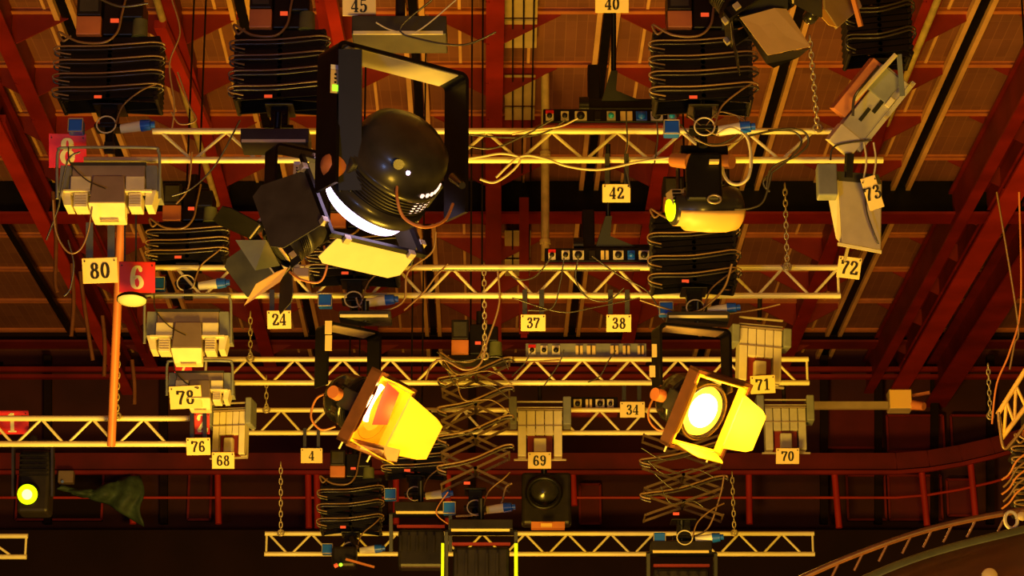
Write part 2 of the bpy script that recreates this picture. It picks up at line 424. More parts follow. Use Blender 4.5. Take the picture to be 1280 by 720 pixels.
# ================================================================ TRUSSES
def truss(t0, ytop, ybot, x0, x1, node, per_px, lb, gaps=(), ends=(True, True), botx=None, slope=0, m_='alu'):
    """two chords, zig-zag lacing; pixel rows of the two chords at depth t0"""
    ymid = (ytop + ybot) / 2
    Y = P(640, ymid, t0).y
    k = t0 / FPX
    r = .024
    zt, zb = PY(640, ytop, Y).z, PY(640, ybot, Y).z
    XW = lambda px: (px - 640) * k
    t = thing('lighting_truss', (XW((x0 + x1) / 2), Y, zt), lb, 'truss', 'ladder trusses hung across the studio')
    bx0, bx1 = botx or (x0, x1)
    MB().cyl(V(XW(x0), Y, zt), V(XW(x1), Y, zt), r, n=14).build('top_chord', m_, t)
    MB().cyl(V(XW(bx0), Y, zb), V(XW(bx1), Y, zb), r, n=14).build('bottom_chord', m_, t)
    q = MB(); g = 4.5
    n0 = int((x0 - node) / per_px) - 1
    x = node + n0 * per_px
    while x < x1:
        for sd in (-1, 1):
            a = x + sd * 2.0; b2 = x + sd * (per_px / 2 - g)
            if min(a, b2) >= x0 + 1 and max(a, b2) <= x1 - 1:
                q.cyl(V(XW(a), Y, zt - r * .8), V(XW(b2), Y, zb + r * .8), .0125, n=8)
        x += per_px
    q.build('lacing', m_, t)
    for i, e in enumerate(ends):
        if e:
            ex = (x0 + 2, x1 - 2)[i]; MB().cyl(V(XW(ex), Y, zt), V(XW(ex), Y, zb), .012, n=8).build('end_post', m_, t)
    return Y, zt, zb, k
T1 = truss(19.1, 164, 200, 190, 1052, 690, 81.5, 'topmost long aluminium ladder truss, behind the large fresnel', botx=(106, 1103), ends=(False, False))
T2 = truss(21.1, 334.5, 369.5, 190, 1050, 703, 69, 'aluminium ladder truss level with the sign reading 72', ends=(True, True))
T3 = truss(23.7, 449, 478.5, 255, 1011, 728, 60, 'aluminium ladder truss just below the signs reading 37 and 38', ends=(True, True))
T4 = truss(25.4, 512.5, 541, 285, 838, 750, 57, 'aluminium ladder truss behind the sign reading 34', ends=(True, False))
T4a = truss(21.8, 523, 555, -30, 236, 115, 64, 'aluminium ladder truss at left behind the red sign reading 1', ends=(False, False))
T5 = truss(26.8, 667, 692.5, 331, 1018, 710, 53.5, 'lowest long aluminium ladder truss along the bottom of the rig', ends=(True, True))
T6 = truss(25.4, 670, 696, -60, 34, -20, 75, 'short end of a ladder truss at the bottom left corner', ends=(False, True))

# ================================================================ SIGNS
def arc(cx, cy, rx_, ry, a0=0, a1=360, n=20):
    return [(cx + rx_ * math.cos(math.radians(a0 + (a1 - a0) * i / n)), cy + ry * math.sin(math.radians(a0 + (a1 - a0) * i / n))) for i in range(n + 1)]
GL = {
 '0': [('s', arc(.3, .5, .2, .46))],
 '1': [('l', [(.32, 0), (.32, 1)]), ('l', [(.34, .97), (.1, .8)]), ('l', [(.1, .03), (.54, .03)])],
 '2': [('c', [(.1, .72), (.16, .92), (.3, .97), (.46, .88), (.47, .68), (.32, .42), (.1, .08)]), ('b', [(.07, .06), (.54, .06)]), ('l', [(.53, .02), (.55, .25)]), ('d', (.13, .72))],
 '3': [('c', [(.12, .8), (.24, .96), (.42, .9), (.42, .66), (.24, .53), (.45, .45), (.5, .22), (.34, .03), (.16, .05), (.1, .2)]), ('d', (.13, .8)), ('d', (.12, .2))],
 '4': [('l', [(.4, 1), (.4, 0)]), ('t', [(.4, .98), (.03, .3)]), ('b', [(.02, .27), (.57, .27)]), ('l', [(.24, .03), (.56, .03)])],
 '5': [('b', [(.14, .93), (.5, .93)]), ('t', [(.15, .95), (.12, .52)]), ('c', [(.12, .52), (.3, .6), (.47, .48), (.48, .22), (.33, .03), (.16, .05), (.1, .18)]), ('d', (.13, .18))],
 '6': [('c', [(.46, .82), (.34, .96), (.18, .84), (.11, .5), (.14, .16), (.3, .04), (.46, .14), (.48, .34), (.34, .54), (.16, .44)]), ('d', (.45, .8))],
 '7': [('b', [(.07, .92), (.54, .92)]), ('l', [(.08, 1), (.08, .72)]), ('c', [(.54, .92), (.4, .6), (.28, .3), (.24, 0)])],
 '8': [('s', arc(.3, .75, .15, .2)), ('s', arc(.3, .27, .19, .25))],
}
GL['9'] = [(k, [(.6 - x, 1 - y) for x, y in p]) if k != 'd' else (k, (.6 - p[0], 1 - p[1])) for k, p in GL['6']]
def ribbon(mb, pts, o, r, u, n, hgt, thin=.075, thick=.19, fixed=None):
    k = len(pts); L, Rr = [], []
    for i in range(k):
        a = pts[max(i - 1, 0)]; b2 = pts[min(i + 1, k - 1)]
        dx, dy = b2[0] - a[0], b2[1] - a[1]; l = math.hypot(dx, dy) or 1
        w = fixed or (thin + (thick - thin) * abs(dy / l) ** 1.3)
        nx, ny = -dy / l * w / 2, dx / l * w / 2
        L.append((pts[i][0] + nx, pts[i][1] + ny)); Rr.append((pts[i][0] - nx, pts[i][1] - ny))
    W = lambda p, h: o + r * (p[0] * hgt) + u * (p[1] * hgt) + n * h
    vs = []; fs = []
    for i in range(k): vs += [W(L[i], .003), W(Rr[i], .003), W(L[i], -.001), W(Rr[i], -.001)]
    for i in range(k - 1):
        a = 4 * i; b2 = a + 4
        fs += [(a, a + 1, b2 + 1, b2), (a, b2, b2 + 2, a + 2), (a + 1, a + 3, b2 + 3, b2 + 1)]
    mb.add(vs, fs)
def write(mb, text, c, r, u, n, hgt, adv=.66):
    W = adv * hgt * (len(text) - 1) + .6 * hgt
    o = c - r * (W / 2) - u * (hgt / 2)
    for ch in text:
        for kind, p in GL[ch]:
            if kind == 'd':
                q = [(p[0] + .075 * math.cos(a), p[1] + .075 * math.sin(a)) for a in [i * math.pi / 5 for i in range(10)]]
                mb.add([o + r * x * hgt + u * y * hgt + n * .0032 for x, y in q], [tuple(range(10))])
            elif kind == 'c':
                pp = [(v.x, v.y) for v in smooth([V(x, y, 0) for x, y in p], 5)]
                ribbon(mb, pp, o, r, u, n, hgt)
            else:
                ribbon(mb, p, o, r, u, n, hgt, fixed={'l': None, 'b': .11, 't': .07}.get(kind) if kind != 's' else None)
        o = o + r * adv * hgt
def number_sign(text, x0, y0, x1, y1, t0, lb, red=False, straps=None, rot=0, dh=.62, skew=0, strapm='dark', thick=.012):
    cx, cy = (x0 + x1) / 2, (y0 + y1) / 2
    c = P(cx, cy, t0); k = t0 / FPX
    n = cv(0, -.12, 1)                        # tipped a little down towards the stage
    r = Matrix.Rotation(math.radians(rot), 3, -n) @ V(1, 0, 0)
    r = (r - n * r.dot(n)).normalized()
    if skew: r = (r + n * skew).normalized(); n = (n - r * n.dot(r)).normalized()
    u = n.cross(r).normalized()
    w, h = (x1 - x0) * k, (y1 - y0) * k
    t = thing('number_sign', c + u * h / 2, lb, 'sign')
    MB().obox(c, r * w / 2, u * h / 2, n * thick / 2).build('board', 'signr' if red else 'sign', t, bevel=.003)
    q = MB(); write(q, text, c + n * (thick / 2 + .001), r, u, n, h * dh); q.build('numerals', 'creamink' if red else 'ink', t)
    if straps:
        for (sx, sy) in straps[0]:
            top = P(sx, straps[1], t0 + .03); bot = P(sx, cy, t0 + .03)
            MB().bar(top, bot, straps[2] * k, .012).build('strap', strapm, t)
    q = MB()
    for sx in (-1, 1): q.cyl(c + r * sx * w * .42 + u * h * .38, c + r * sx * w * .42 + u * h * .38 + n * .012, .006, n=8)
    q.build('screw', 'dark', t)
    return t
number_sign('45', 428, -6, 470, 20, 15.6, 'cream sign plate reading 45 at the top edge above the large fresnel', straps=([(436, 0), (462, 0)], -40, 5))
number_sign('40', 744, -6, 786, 16, 18.9, 'cream sign plate reading 40 at the top edge of the ceiling', straps=([(752, 0), (778, 0)], -40, 5), dh=.66)
number_sign('42', 753, 230, 788, 253, 19.0, 'cream sign plate reading 42 hung under the topmost truss', straps=([(759, 0), (783, 0)], 192, 6))
number_sign('24', 334, 388, 364, 411, 20.9, 'cream sign plate reading 24 below the left barn door lamp', straps=([(340, 0), (361, 0)], 362, 6), rot=-1)
number_sign('37', 651, 393, 682, 414, 21.0, 'cream sign plate reading 37, the left one of the pair under the second truss', straps=([(656, 0), (677, 0)], 362, 6))
number_sign('38', 758, 393, 789, 415, 21.0, 'cream sign plate reading 38, right neighbour of the sign 37', straps=([(763, 0), (784, 0)], 362, 6))
number_sign('34', 775, 502, 806, 522, 25.3, 'cream sign plate reading 34 left of the brightest amber fresnel', straps=([(780, 0), (799, 0)], 480, 5))
number_sign('4', 376, 560, 403, 579, 25.2, 'small cream sign plate reading 4 left of the amber fresnel', straps=([(381, 0), (398, 0)], 535, 4))
number_sign('80', 103, 322, 147, 354, 19.0, 'large cream sign plate reading 80 beside the red sign 6', straps=([(112, 0), (139, 0)], 278, 9), rot=-2, strapm='charcoal')
number_sign('6', 149, 327, 194, 366, 20.6, 'red sign plate with cream numeral 6', red=True, straps=([(156, 0), (170, 0)], 262, 2), rot=1, dh=.76)
number_sign('8', 61, 167, 108, 210, 19.15, 'red sign plate with cream numeral 8 at the left end of the topmost truss', red=True, dh=.76, rot=1)
number_sign('1', -6, 513, 36, 543, 21.95, 'red sign plate with cream numeral 1 behind the left truss', red=True, dh=.8)
number_sign('2', 243, 515, 262, 543, 21.7, 'narrow red sign plate with cream numeral 2 above the sign 76', red=True, dh=.8)
number_sign('7', 218, 450, 240, 470, 21.9, 'red sign plate with a cream numeral 7 half hidden above the sign 78', red=True, dh=.8)
number_sign('78', 212, 482, 252, 511, 21.2, 'cream sign plate reading 78 on the lower grey softlight', rot=-3, dh=.6)
number_sign('76', 233, 547, 263, 569, 21.6, 'cream sign plate reading 76 left of the sign 68', rot=-1, straps=([(240, 0), (256, 0)], 515, 5))
number_sign('68', 265, 565, 293, 586, 22.4, 'cream sign plate reading 68 under the small grid flood', rot=0)
number_sign('69', 660, 565, 689, 586, 24.6, 'cream sign plate reading 69 under the grid flood in the middle')
number_sign('70', 970, 560, 999, 580, 24.6, 'cream sign plate reading 70 under the grid flood at right')
number_sign('71', 938, 469, 969, 492, 22.4, 'cream sign plate reading 71 beside the brightest amber fresnel', rot=-3)
number_sign('72', 1047, 321, 1076, 348, 19.4, 'cream sign plate reading 72 tilted below the tall grey softlight', rot=7)

number_sign('73', 1081, 220, 1100, 262, 17.9, 'tall cream sign plate reading 73 on the side of the grey softlight', rot=-18, dh=.4)

# ================================================================ CABLES
def cable(pts, t0, r=.011, m_='rubber', lb='', grp=None, wob=0):
    q = []
    for i, p in enumerate(pts):
        q.append(P(p[0], p[1], (p[2] if len(p) > 2 else t0)))
    return solo(MB().tube(smooth(q, 7), r * .75, 7), 'cable', m_, lb, 'cable', grp)

# ================================================================ SCISSOR HANGERS
def pantograph(cx, y0, y1, w, t0, n, lb, loops=3, carriage=None, plate=True, depth=.26, open_=False, loopm='brownc', loopr=.0085, plug=True, disp=True, fat=1.0, ls=None):
    k = t0 / FPX; Y = P(cx, (y0 + y1) / 2, t0).y
    top, bot = PY(cx, y0, Y), PY(cx, y1, Y)
    hw = w * k / 2; X = top.x
    t = thing('scissor_hanger', top, lb, 'scissor hanger', 'scissor hangers carrying the lamps')
    zt, zb = top.z, bot.z; dz = (zt - zb) / n
    bh = .04 * fat if not open_ else .022
    for si, sgn in enumerate((-1, 1)):
        q = MB()
        for layer in (-1, 1):
            yy = Y + layer * depth / 2
            for i in range(n):
                za, zb_ = zt - dz * i, zt - dz * (i + 1)
                o_ = .012 * sgn
                q.bar(V(X - hw * .93 * sgn, yy + o_, za), V(X + hw * .93 * sgn, yy + o_, zb_), .012, bh)
        q.build('scissor_arm', 'arm' if open_ else 'black', t)
    q = MB()
    for i in range(n + 1):
        for sg in (-1, 1):
            z = zt - dz * i
            q.cyl(V(X + sg * hw * .93, Y - depth / 2 - .03, z), V(X + sg * hw * .93, Y + depth / 2 + .03, z), .018 if not open_ else .009, n=8)
            if i < n: q.cyl(V(X, Y - depth / 2 - .025, z - dz / 2), V(X, Y + depth / 2 + .025, z - dz / 2), .016, n=8)
    q.build('pivot_pin', 'arm' if open_ else 'dark', t)
    # cable loops in front
    ls = ls or [(i + .75) / (loops + .35) for i in range(loops)]
    for i, f0 in enumerate(ls):
        z = zt - (zt - zb) * f0; sl = dz * .5 if open_ else (zt - zb) / loops * .22
        h2 = (zt - zb) / loops * (.42 if not open_ else .14)
        yf = Y - depth / 2 - .05
        A = [V(X - hw * .75, yf + .02, z - h2), V(X - hw * 1.02, yf, z - h2 * .75), V(X - hw * 1.06, yf - .01, z - h2 * .25), V(X - hw * .9, yf - .02, z), V(X - hw * .4, yf - .02, z + sl * .05), V(X, yf - .03, z + sl * .1), V(X + hw * .5, yf - .03, z + sl * .7), V(X + hw * .88, yf - .02, z + sl * 1.25), V(X + hw * 1.06, yf, z + sl * .9), V(X + hw * .98, yf + .03, z + sl * .2)]
        if open_:
            A = [V(X + hw * x, yf, z + dz * y) for x, y in ((-.8, -.2), (-1.0, -.12), (-1.03, -.02), (-.85, .03), (-.4, .12), (0, .25), (.4, .45), (.75, .62), (1, .66), (1.05, .58))]
        if True:
            MB().tube(smooth(A, 6), loopr * .8, 7).build('cable_loop', loopm, t)
            MB().tube([p + V(.004, .02, -.022) for p in smooth(A, 6)], loopr * .9, 7).build('cable_loop', 'rubber', t)
    if plate:
        # bottom bracket with spigot
        q = MB()
        q.box((X - hw * .3, Y - depth / 2, zb - .04), (X + hw * .3, Y + depth / 2, zb - .025))
        q.box((X - .06, Y - .08, zb - .17), (X + .06, Y + .05, zb - .03))
        q.cyl(V(X, Y, zb - .3), V(X, Y, zb - .15), .03)
        for sx in (-.035, .035):
            q.cyl(V(X + sx, Y - .1, zb - .09), V(X + sx, Y - .07, zb - .09), .012, n=8)
        q.box((X - .1, Y - .09, zb - .2), (X + .1, Y + .06, zb - .175))
        q.build('spigot_bracket', 'black', t, bevel=.004)
        if disp: MB().box((X - .1, Y - depth / 2 - .02, zb + .0), (X - .045, Y - depth / 2 - .005, zb + .022)).build('red_marker', 'disp', t)
    if plug:
        z = zb - .21
        q = MB().box((X - .28, Y - .15, z - .05), (X - .17, Y - .05, z + .05)); q.build('socket_box', 'blue', t, bevel=.012)
        fr = MB()
        for (u0, v0, u1, v1) in ((-1, -1, 1, -1), (1, -1, 1, 1), (1, 1, -1, 1), (-1, 1, -1, -1)): fr.cyl(V(X - .225 + u0 * .052, Y - .155, z + v0 * .05), V(X - .225 + u1 * .052, Y - .155, z + v1 * .05), .004, n=6)
        fr.build('socket_rim', 'alud', t)
        q = MB().cyl(V(X + .1, Y - .1, z - .01), V(X + .25, Y - .12, z + .005), .034, .04); q.build('plug_body', 'white', t)
        q = MB().cyl(V(X + .25, Y - .12, z + .005), V(X + .32, Y - .13, z + .01), .045, .038).cyl(V(X + .32, Y - .13, z + .01), V(X + .35, Y - .13, z + .012), .025); q.build('plug_cap', 'blue', t)
        q = MB().torus(V(X + .0, Y - .16, z - .0), V(1, 0, 0), V(0, 0, 1), .07, .065, .006, 18); q.build('cable_coil', 'palec', t)
        MB().tube(smooth([V(X + .07, Y - .17, z), V(X + .12, Y - .18, z + .14), V(X + .25, Y - .2, zb + .04), V(X + hw * .95, Y - depth / 2 - .05, zb + .1)], 7), .007, 6).build('flex_cable', 'brownc', t)
    if carriage:
        ch = carriage * k
        b0 = V(X - hw * .75, Y - .15, zt + .03)
        MB().box((X - hw * .68, Y - .17, zt + .03 + ch * .42), (X - hw * .2, Y + .12, zt + .03 + ch)).build('control_box', 'dark', t, bevel=.008)
        MB().box((X - hw * .62, Y - .178, zt + .03 + ch * .5), (X - hw * .26, Y - .172, zt + .03 + ch * .92)).build('label_panel', 'charcoal', t)
        MB().box((X - hw * .68, Y - .16, zt + .03), (X - hw * .2, Y + .1, zt + .03 + ch * .41)).build('junction_case', 'oran', t, bevel=.006)
        q = MB().box((X - hw * .18, Y - .14, zt + .03), (X + hw * .5, Y + .14, zt + .03 + ch * .9))
        q.box((X + hw * .2, Y - .18, zt + .03 + ch * .35), (X + hw * .62, Y + .1, zt + .03 + ch * .8))
        q.cyl(V(X + hw * .1, Y - .1, zt + ch * .9), V(X + hw * .1, Y - .1, zt + .06 + ch * 1.2), .03)
        q.build('hoist_motor', 'black', t, bevel=.012)
        MB().cyl(V(X + hw * .55, Y - .12, zt + .02), V(X + hw * .55, Y - .12, zt + .03 + ch * .35), .06, .055).build('cable_drum', 'olive', t)
        MB().box((X - hw * .02, Y - .155, zt + .03 + ch * .28), (X + hw * .14, Y - .142, zt + .03 + ch * .36)).build('display', 'disp', t)
        q = MB()
        A = [V(X - hw * .75, Y - .2, zt + .0), V(X - hw * .9, Y - .2, zt - .04), V(X - hw * .98, Y - .2, zt + .03), V(X - hw * .6, Y - .21, zt - .05), V(X - hw * .1, Y - .22, zt - .06), V(X + hw * .15, Y - .22, zt + .02), V(X + hw * .22, Y - .2, zt + ch * .5), V(X + hw * .3, Y - .18, zt + ch * 1.05)]
        MB().tube(smooth(A, 7), .009, 7).build('feed_cable', 'brownc', t)
        q = MB().box((X - hw * .8, Y - .12, zt - .015), (X + hw * .8, Y + .12, zt + .025)); q.build('top_plate', 'black', t)
        # suspension stems up to the rails
        q = MB()
        zz = zc(H) - .05
        for sx in (-.05, .05): q.cyl(V(X + sx, Y + .05, zt), V(X + sx, Y + .05, zz), .008, n=8)
        q.build('suspension_stem', 'black', t)
    return V(X, Y, zb)

pantograph(142, 58, 132, 128, 19.3, 12, 'black scissor hanger with cable loops above the sign 8, at the upper left', 4, 60)
pantograph(353, 50, 132, 116, 18.2, 12, 'black scissor hanger with cable loops just left of the large fresnel', 4, 60, plug=False)
pantograph(876, 50, 133, 126, 18.3, 12, 'black scissor hanger with cable loops above the lime spotlight', 4, 55)
pantograph(1094, 0, 76, 82, 19.2, 10, 'black scissor hanger with glinting pivots above the tilted grey flood', 2, None, loopm='rubber', plug=False, plate=True, disp=False)
pantograph(238, 287, 330, 96, 21.3, 8, 'black scissor hanger right of the red sign 6', 3, 48)
pantograph(445, 296, 350, 114, 20.8, 9, 'black scissor hanger behind the barn door of the large fresnel', 3, 45)
pantograph(865, 276, 360, 108, 20.6, 11, 'black scissor hanger between lime spotlight and brightest amber fresnel', 3, 45, ls=[.3, .64, .9])
pantograph(595, 452, 610, 90, 23.2, 4, 'open black scissor hanger in the middle with sloping cables', 4, 44, open_=True, loopr=.011)
pantograph(852, 548, 648, 104, 23.8, 3, 'open black scissor hanger below the brightest amber fresnel', 2, None, open_=True, loopr=.011)
pantograph(440, 604, 664, 78, 26.3, 6, 'dark scissor hanger below the left amber fresnel on the lowest truss', 3, 34, fat=.9)
pantograph(520, 556, 594, 78, 24.2, 5, 'black scissor hanger left of the open middle one', 3, 40)
pantograph(1322, 555, 640, 120, 20, 6, 'scissor hanger with wavy cables at the right edge', 6, 50, loopr=.011, plug=False)

# ================================================================ FRESNEL LAMPS
def yoke_mesh(Lp, dirv, width, drop, bw, th=.02, rad=.07):
    """inverted U of flat bar: Lp = top left outer corner; drop downwards; bw = strap width across"""
    dirv = dirv.normalized(); nz = V(0, 0, 1); nn = dirv.cross(nz).normalized()
    def outl(off, w, h, r):
        pts = [(off, -drop)]
        for i in range(7): a = math.pi - i * math.pi / 12; pts.append((off + r + r * math.cos(a), -off - r + r * math.sin(a)))
        for i in range(7): a = math.pi / 2 - i * math.pi / 12; pts.append((w - off - r + r * math.cos(a), -off - r + r * math.sin(a)))
        pts.append((w - off, -drop)); return pts
    o = outl(0, width, drop, rad); i_ = outl(th, width, drop, rad - th * .8)
    vs = []; fs = []
    for ring in (o, i_):
        for (x, z) in ring:
            p = Lp + dirv * x + nz * z
            vs += [p - nn * bw / 2, p + nn * bw / 2]
    n = len(o); b2 = 2 * n
    for j in range(n - 1):
        a = 2 * j
        fs += [(a, a + 1, a + 3, a + 2), (b2 + a, b2 + a + 2, b2 + a + 3, b2 + a + 1), (a, a + 2, b2 + a + 2, b2 + a), (a + 1, b2 + a + 1, b2 + a + 3, a + 3)]
    fs += [(0, b2, b2 + 1, 1), (2 * n - 2, 2 * n - 1, b2 + 2 * n - 1, b2 + 2 * n - 2)]
    return MB().add(vs, fs)
def lamp_frame(a):
    up = V(0, 0, 1) - a * a.z; up.normalize(); sd = a.cross(up).normalized()
    if sd.x < 0: sd = -sd
    return up, sd
def fresnel(t, C, a, r, Lb, lens, doors, bodym='gloss', sqm='black', hot=None, ribs=True, sqf=1.18, doorbase=0, holder=.07, front=0):
    """C lens centre (world), a axis (world). doors: list (dx,dy,phi,len,hinge half,outer half,inner material)"""
    up, sd = lamp_frame(a)
    q = MB().lathe(C, -a, [(0, r * 1.0), (-.01, r * 1.1), (.0, r * 1.16), (.08, r * 1.16), (.085, r * 1.05), (.42 * Lb, r * 1.05), (.43 * Lb, r * 1.12), (.5 * Lb, r * 1.12), (.51 * Lb, r * 1.06), (.74 * Lb, r * 1.02), (.86 * Lb, r * .92), (.95 * Lb, r * .7), (Lb, r * .38), (Lb * 1.01, 0)], 40)
    q.build('housing', bodym, t)
    if ribs:
        q = MB()
        for i in range(7):
            d = (.14 + .04 * i) * Lb; q.lathe(C, -a, [(d, r * 1.05), (d, r * 1.1), (d + .012, r * 1.1), (d + .012, r * 1.05)], 40)
        q.build('cooling_fins', 'dark', t)
        q = MB()
        for s0 in (-1, 1):     # side boxes
            q.obox(C - a * Lb * .3 + sd * r * 1.06 * s0, a * Lb * .18, sd * .03, up * r * .4)
        q.build('side_housing', 'charcoal', t, bevel=.01)
    l = MB().lathe(C, a, [(-.03, r * .98), (-.01, r * .95), (.012, r * .7), (.025, r * .4), (.03, 0)], 36)
    if front: l = MB().lathe(C, a, [(-.02, r * 1.0), (front * .55, r * 1.0), (front, r * .94), (front + .02, r * .6), (front + .025, 0)], 48)
    l.build('lens', lens, t)
    if hot: MB().lathe(C + hot[1] * sd * r + hot[2] * up * r, a, [(-.01, r * hot[0]), (.03, r * hot[0] * .95), (.05, r * hot[0] * .5), (.055, 0)], 24).build('lamp_bulb', hot[3] if len(hot) > 3 else 'lensh', t)
    # square colour frame holder
    h = r * sqf; q = MB(); Fc = C + a * (holder / 2 + front)
    for (e, f_) in ((sd, up), (-sd, up), (up, sd), (-up, sd)):
        q.obox(Fc + e * h, e * .012, f_ * (h + .012), a * holder / 2)
    q.build('frame_holder', sqm, t)
    q = MB()
    for e, f_ in ((sd, up), (up, sd)):
        for s0 in (-1, 1):
            for s1 in (-1, 1): q.obox(Fc + e * s0 * (h + .02) + f_ * s1 * h * .7, e * .018, f_ * .02, a * .02)
    q.build('door_clip', 'alud', t)
    Hc = C + a * (holder + doorbase)
    for (dx, dy, phi, ln, w1, w2, mi) in doors:
        e = (sd * dx + up * dy).normalized(); f_ = a.cross(e).normalized(); ph = math.radians(phi)
        d = a * math.cos(ph) + e * math.sin(ph); nn = d.cross(f_).normalized()
        if nn.dot(e) < 0: nn = -nn
        b0 = Hc + e * h
        poly = [b0 - f_ * w1 * r, b0 + f_ * w1 * r, b0 + d * ln * r * .8 + f_ * w2 * r, b0 + d * ln * r + f_ * w2 * r * .8, b0 + d * ln * r - f_ * w2 * r * .8, b0 + d * ln * r * .8 - f_ * w2 * r]
        o = MB().prism(poly, nn * .006).build('barn_door', mi, t)
        MB().cyl(b0 - f_ * w1 * r * .9, b0 + f_ * w1 * r * .9, .008, n=8).build('hinge', 'alud', o)
    return up, sd
def mount(t, c, w, h, d, strip='alu', stripx=None):
    """slim dark power tray with a bare aluminium edge"""
    MB().box((c.x - w / 2, c.y - d / 2, c.z), (c.x + w / 2, c.y + d / 2, c.z + h)).build('power_tray', 'charcoal', t, bevel=.006)
    MB().box((c.x - w / 2 + .01, c.y - d / 2 - .012, c.z - .004), (c.x + w / 2 - .02, c.y - d / 2 - .001, c.z + .016)).build('tray_edge', strip, t)
def plate_(t, c, r, u, w, h, n):
    MB().obox(c, r * w / 2, u * h / 2, n * .004).build('label_plate', 'sign', t)
    MB().obox(c + u * h * .62, r * w / 2, u * h * .1, n * .004).build('label_sticker', 'white', t)
    MB().obox(c - u * h * .28 + n * .004, r * w * .28, u * h * .13, n * .004).build('green_lamp', 'led', t)
    q = MB()
    for i in range(3): q.cyl(c + u * h * (.3 - .17 * i) + n * .003, c + u * h * (.3 - .17 * i) + n * .009, w * .12, n=8)
    q.build('button', 'dark', t)

# ---- F1 large fresnel, lit white
t = thing('fresnel_spotlight', P(490, 45, 15.3), 'large black fresnel spotlight in a wide yoke, lit white, at upper left of centre', 'spotlight', 'fresnel spotlights')
Lp = P(410, 56, 14.9)
dv = V(.84, .60, 0); Wy = .9
yk = yoke_mesh(Lp + V(.0, 0, 0), dv, Wy, .86, .22, .022, .05); yk.build('yoke', 'black', t)
yd = dv.normalized(); yn = V(yd.y, -yd.x, 0)
MB().bar(Lp + yd * .07 + V(0, 0, -.026), Lp + yd * (Wy - .07) + V(0, 0, -.026), .2, .006).build('yoke_lit_face', 'doorlit', t)  # pale strip added as the light on the bar's underside
MB().bar(P(438, 62, 14.7), P(438, 238, 14.7), .13, .06).build('yoke_rail', 'black', t)
q = MB()
for px in (424, 437): q.cyl(P(px, 62, 14.7), P(px + 1, 240, 14.7), .006)
q.build('rail_edge', 'charcoal', t)
plate_(t, P(419, 102, 14.72), V(.95, .25, 0).normalized(), V(0, 0, 1), .055, .14, V(.2, -1, -.1).normalized())
mm = P(500, 55, 15.6); mount(t, mm, .56, .12, .3, 'pale')
MB().cyl(mm + V(0, 0, .1), mm + V(0, 0, .42), .03).build('spigot', 'dark', t)
a1 = cv(-.53, -.68, -.5)
C1 = P(466, 240, 15.0)
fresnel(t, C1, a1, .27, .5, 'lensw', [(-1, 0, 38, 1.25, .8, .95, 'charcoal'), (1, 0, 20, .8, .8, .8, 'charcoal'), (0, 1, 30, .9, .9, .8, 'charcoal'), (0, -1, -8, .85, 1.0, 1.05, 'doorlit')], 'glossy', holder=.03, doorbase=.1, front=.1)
up, sd = lamp_frame(a1)
q = MB()
for i in range(6):
    an = math.radians(-62 + 9 * i); rd = (-up * math.cos(an) + sd * math.sin(-an) * 1.0).normalized(); tg = a1.cross(rd)
    for j in range(2): q.obox(C1 - a1 * (.16 + j * .08) + rd * .29, a1 * .033, tg * .009, rd * .006)
q.build('glow_slot', 'leak', t)
q = MB().cyl(C1 - a1 * .25 + cv(.1, -.1, 1) * .3, C1 - a1 * .25 + cv(.1, -.1, 1) * .36, .03).cyl(P(567, 222, 15.1), P(578, 232, 14.9), .03, .02); q.build('tilt_knob', 'gloss', t)
MB().lathe(P(510, 216, 14.6), cv(0, 0, 1), [(0, .014), (.01, .01), (.014, 0)], 12).build('pilot_lamp', 'lensw', t)
MB().tube(smooth([P(498, 220, 14.7), P(496, 245, 14.6), P(505, 272, 14.6), P(530, 284, 14.6), P(555, 276, 14.7), P(566, 255, 14.9)], 7), .009).build('supply_cable', 'orangec', t)
q = MB().lathe(P(417, 208, 14.7), cv(-.3, -.5, .8), [(0, .08), (.02, .075), (.06, .05), (.07, 0)], 20); q.build('yoke_knob', 'oran', t)

# ---- F2 unlit barn door lamp
t = thing('fresnel_spotlight', P(345, 170, 17.6), 'unlit dark fresnel with splayed barn doors, left of the large white lit one', 'spotlight', 'fresnel spotlights')
yoke_mesh(P(338, 182, 17.5), V(1, .6, 0), .42, .62, .16, .018, .04).build('yoke', 'black', t)
mount(t, P(345, 186, 17.7), .46, .1, .26)
plate_(t, P(371, 216, 17.2), V(1, 0, 0), V(0, 0, 1), .045, .11, V(0, -1, 0))
MB().cyl(P(345, 180, 17.7), P(348, 140, 17.7), .025).build('spigot', 'black', t)
a2 = cv(-.72, -.52, .42)
C2 = P(348, 308, 17.4)
fresnel(t, C2, a2, .145, .36, 'lensd', [(0, 1, 60, 1.9, 1.1, 1.25, 'black'), (-1, 0, 42, 1.8, 1.0, 1.1, 'charcoal'), (1, 0, 70, 1.75, 1.0, .95, 'gold'), (0, -1, 52, 1.7, 1.0, 1.3, 'charcoal')], 'charcoal')
MB().prism([P(305, 382, 16.95), P(320, 355, 17.0), P(345, 340, 17.1), P(360, 334, 17.15), P(350, 352, 17.1)], cv(0, 0, -1) * .008).build('barn_door', 'gold', t, label='small orange barn door')
MB().prism([P(294, 300, 17.0), P(333, 300, 17.05), P(350, 332, 17.1), P(319, 338, 17.0)], cv(0, 0, -1) * .008).build('olive_lit_face', 'olive', t)  # door face with its yellow-green light put into the colour
MB().box(P(366, 346, 17.3), P(386, 334, 17.2)).build('switch_box', 'tan', t, bevel=.008)
MB().tube(smooth([P(405, 308, 17.2), P(409, 330, 17.1), P(400, 352, 17.1), P(378, 350, 17.1), P(362, 340, 17.2)], 7), .008).build('supply_cable', 'orangec', t)

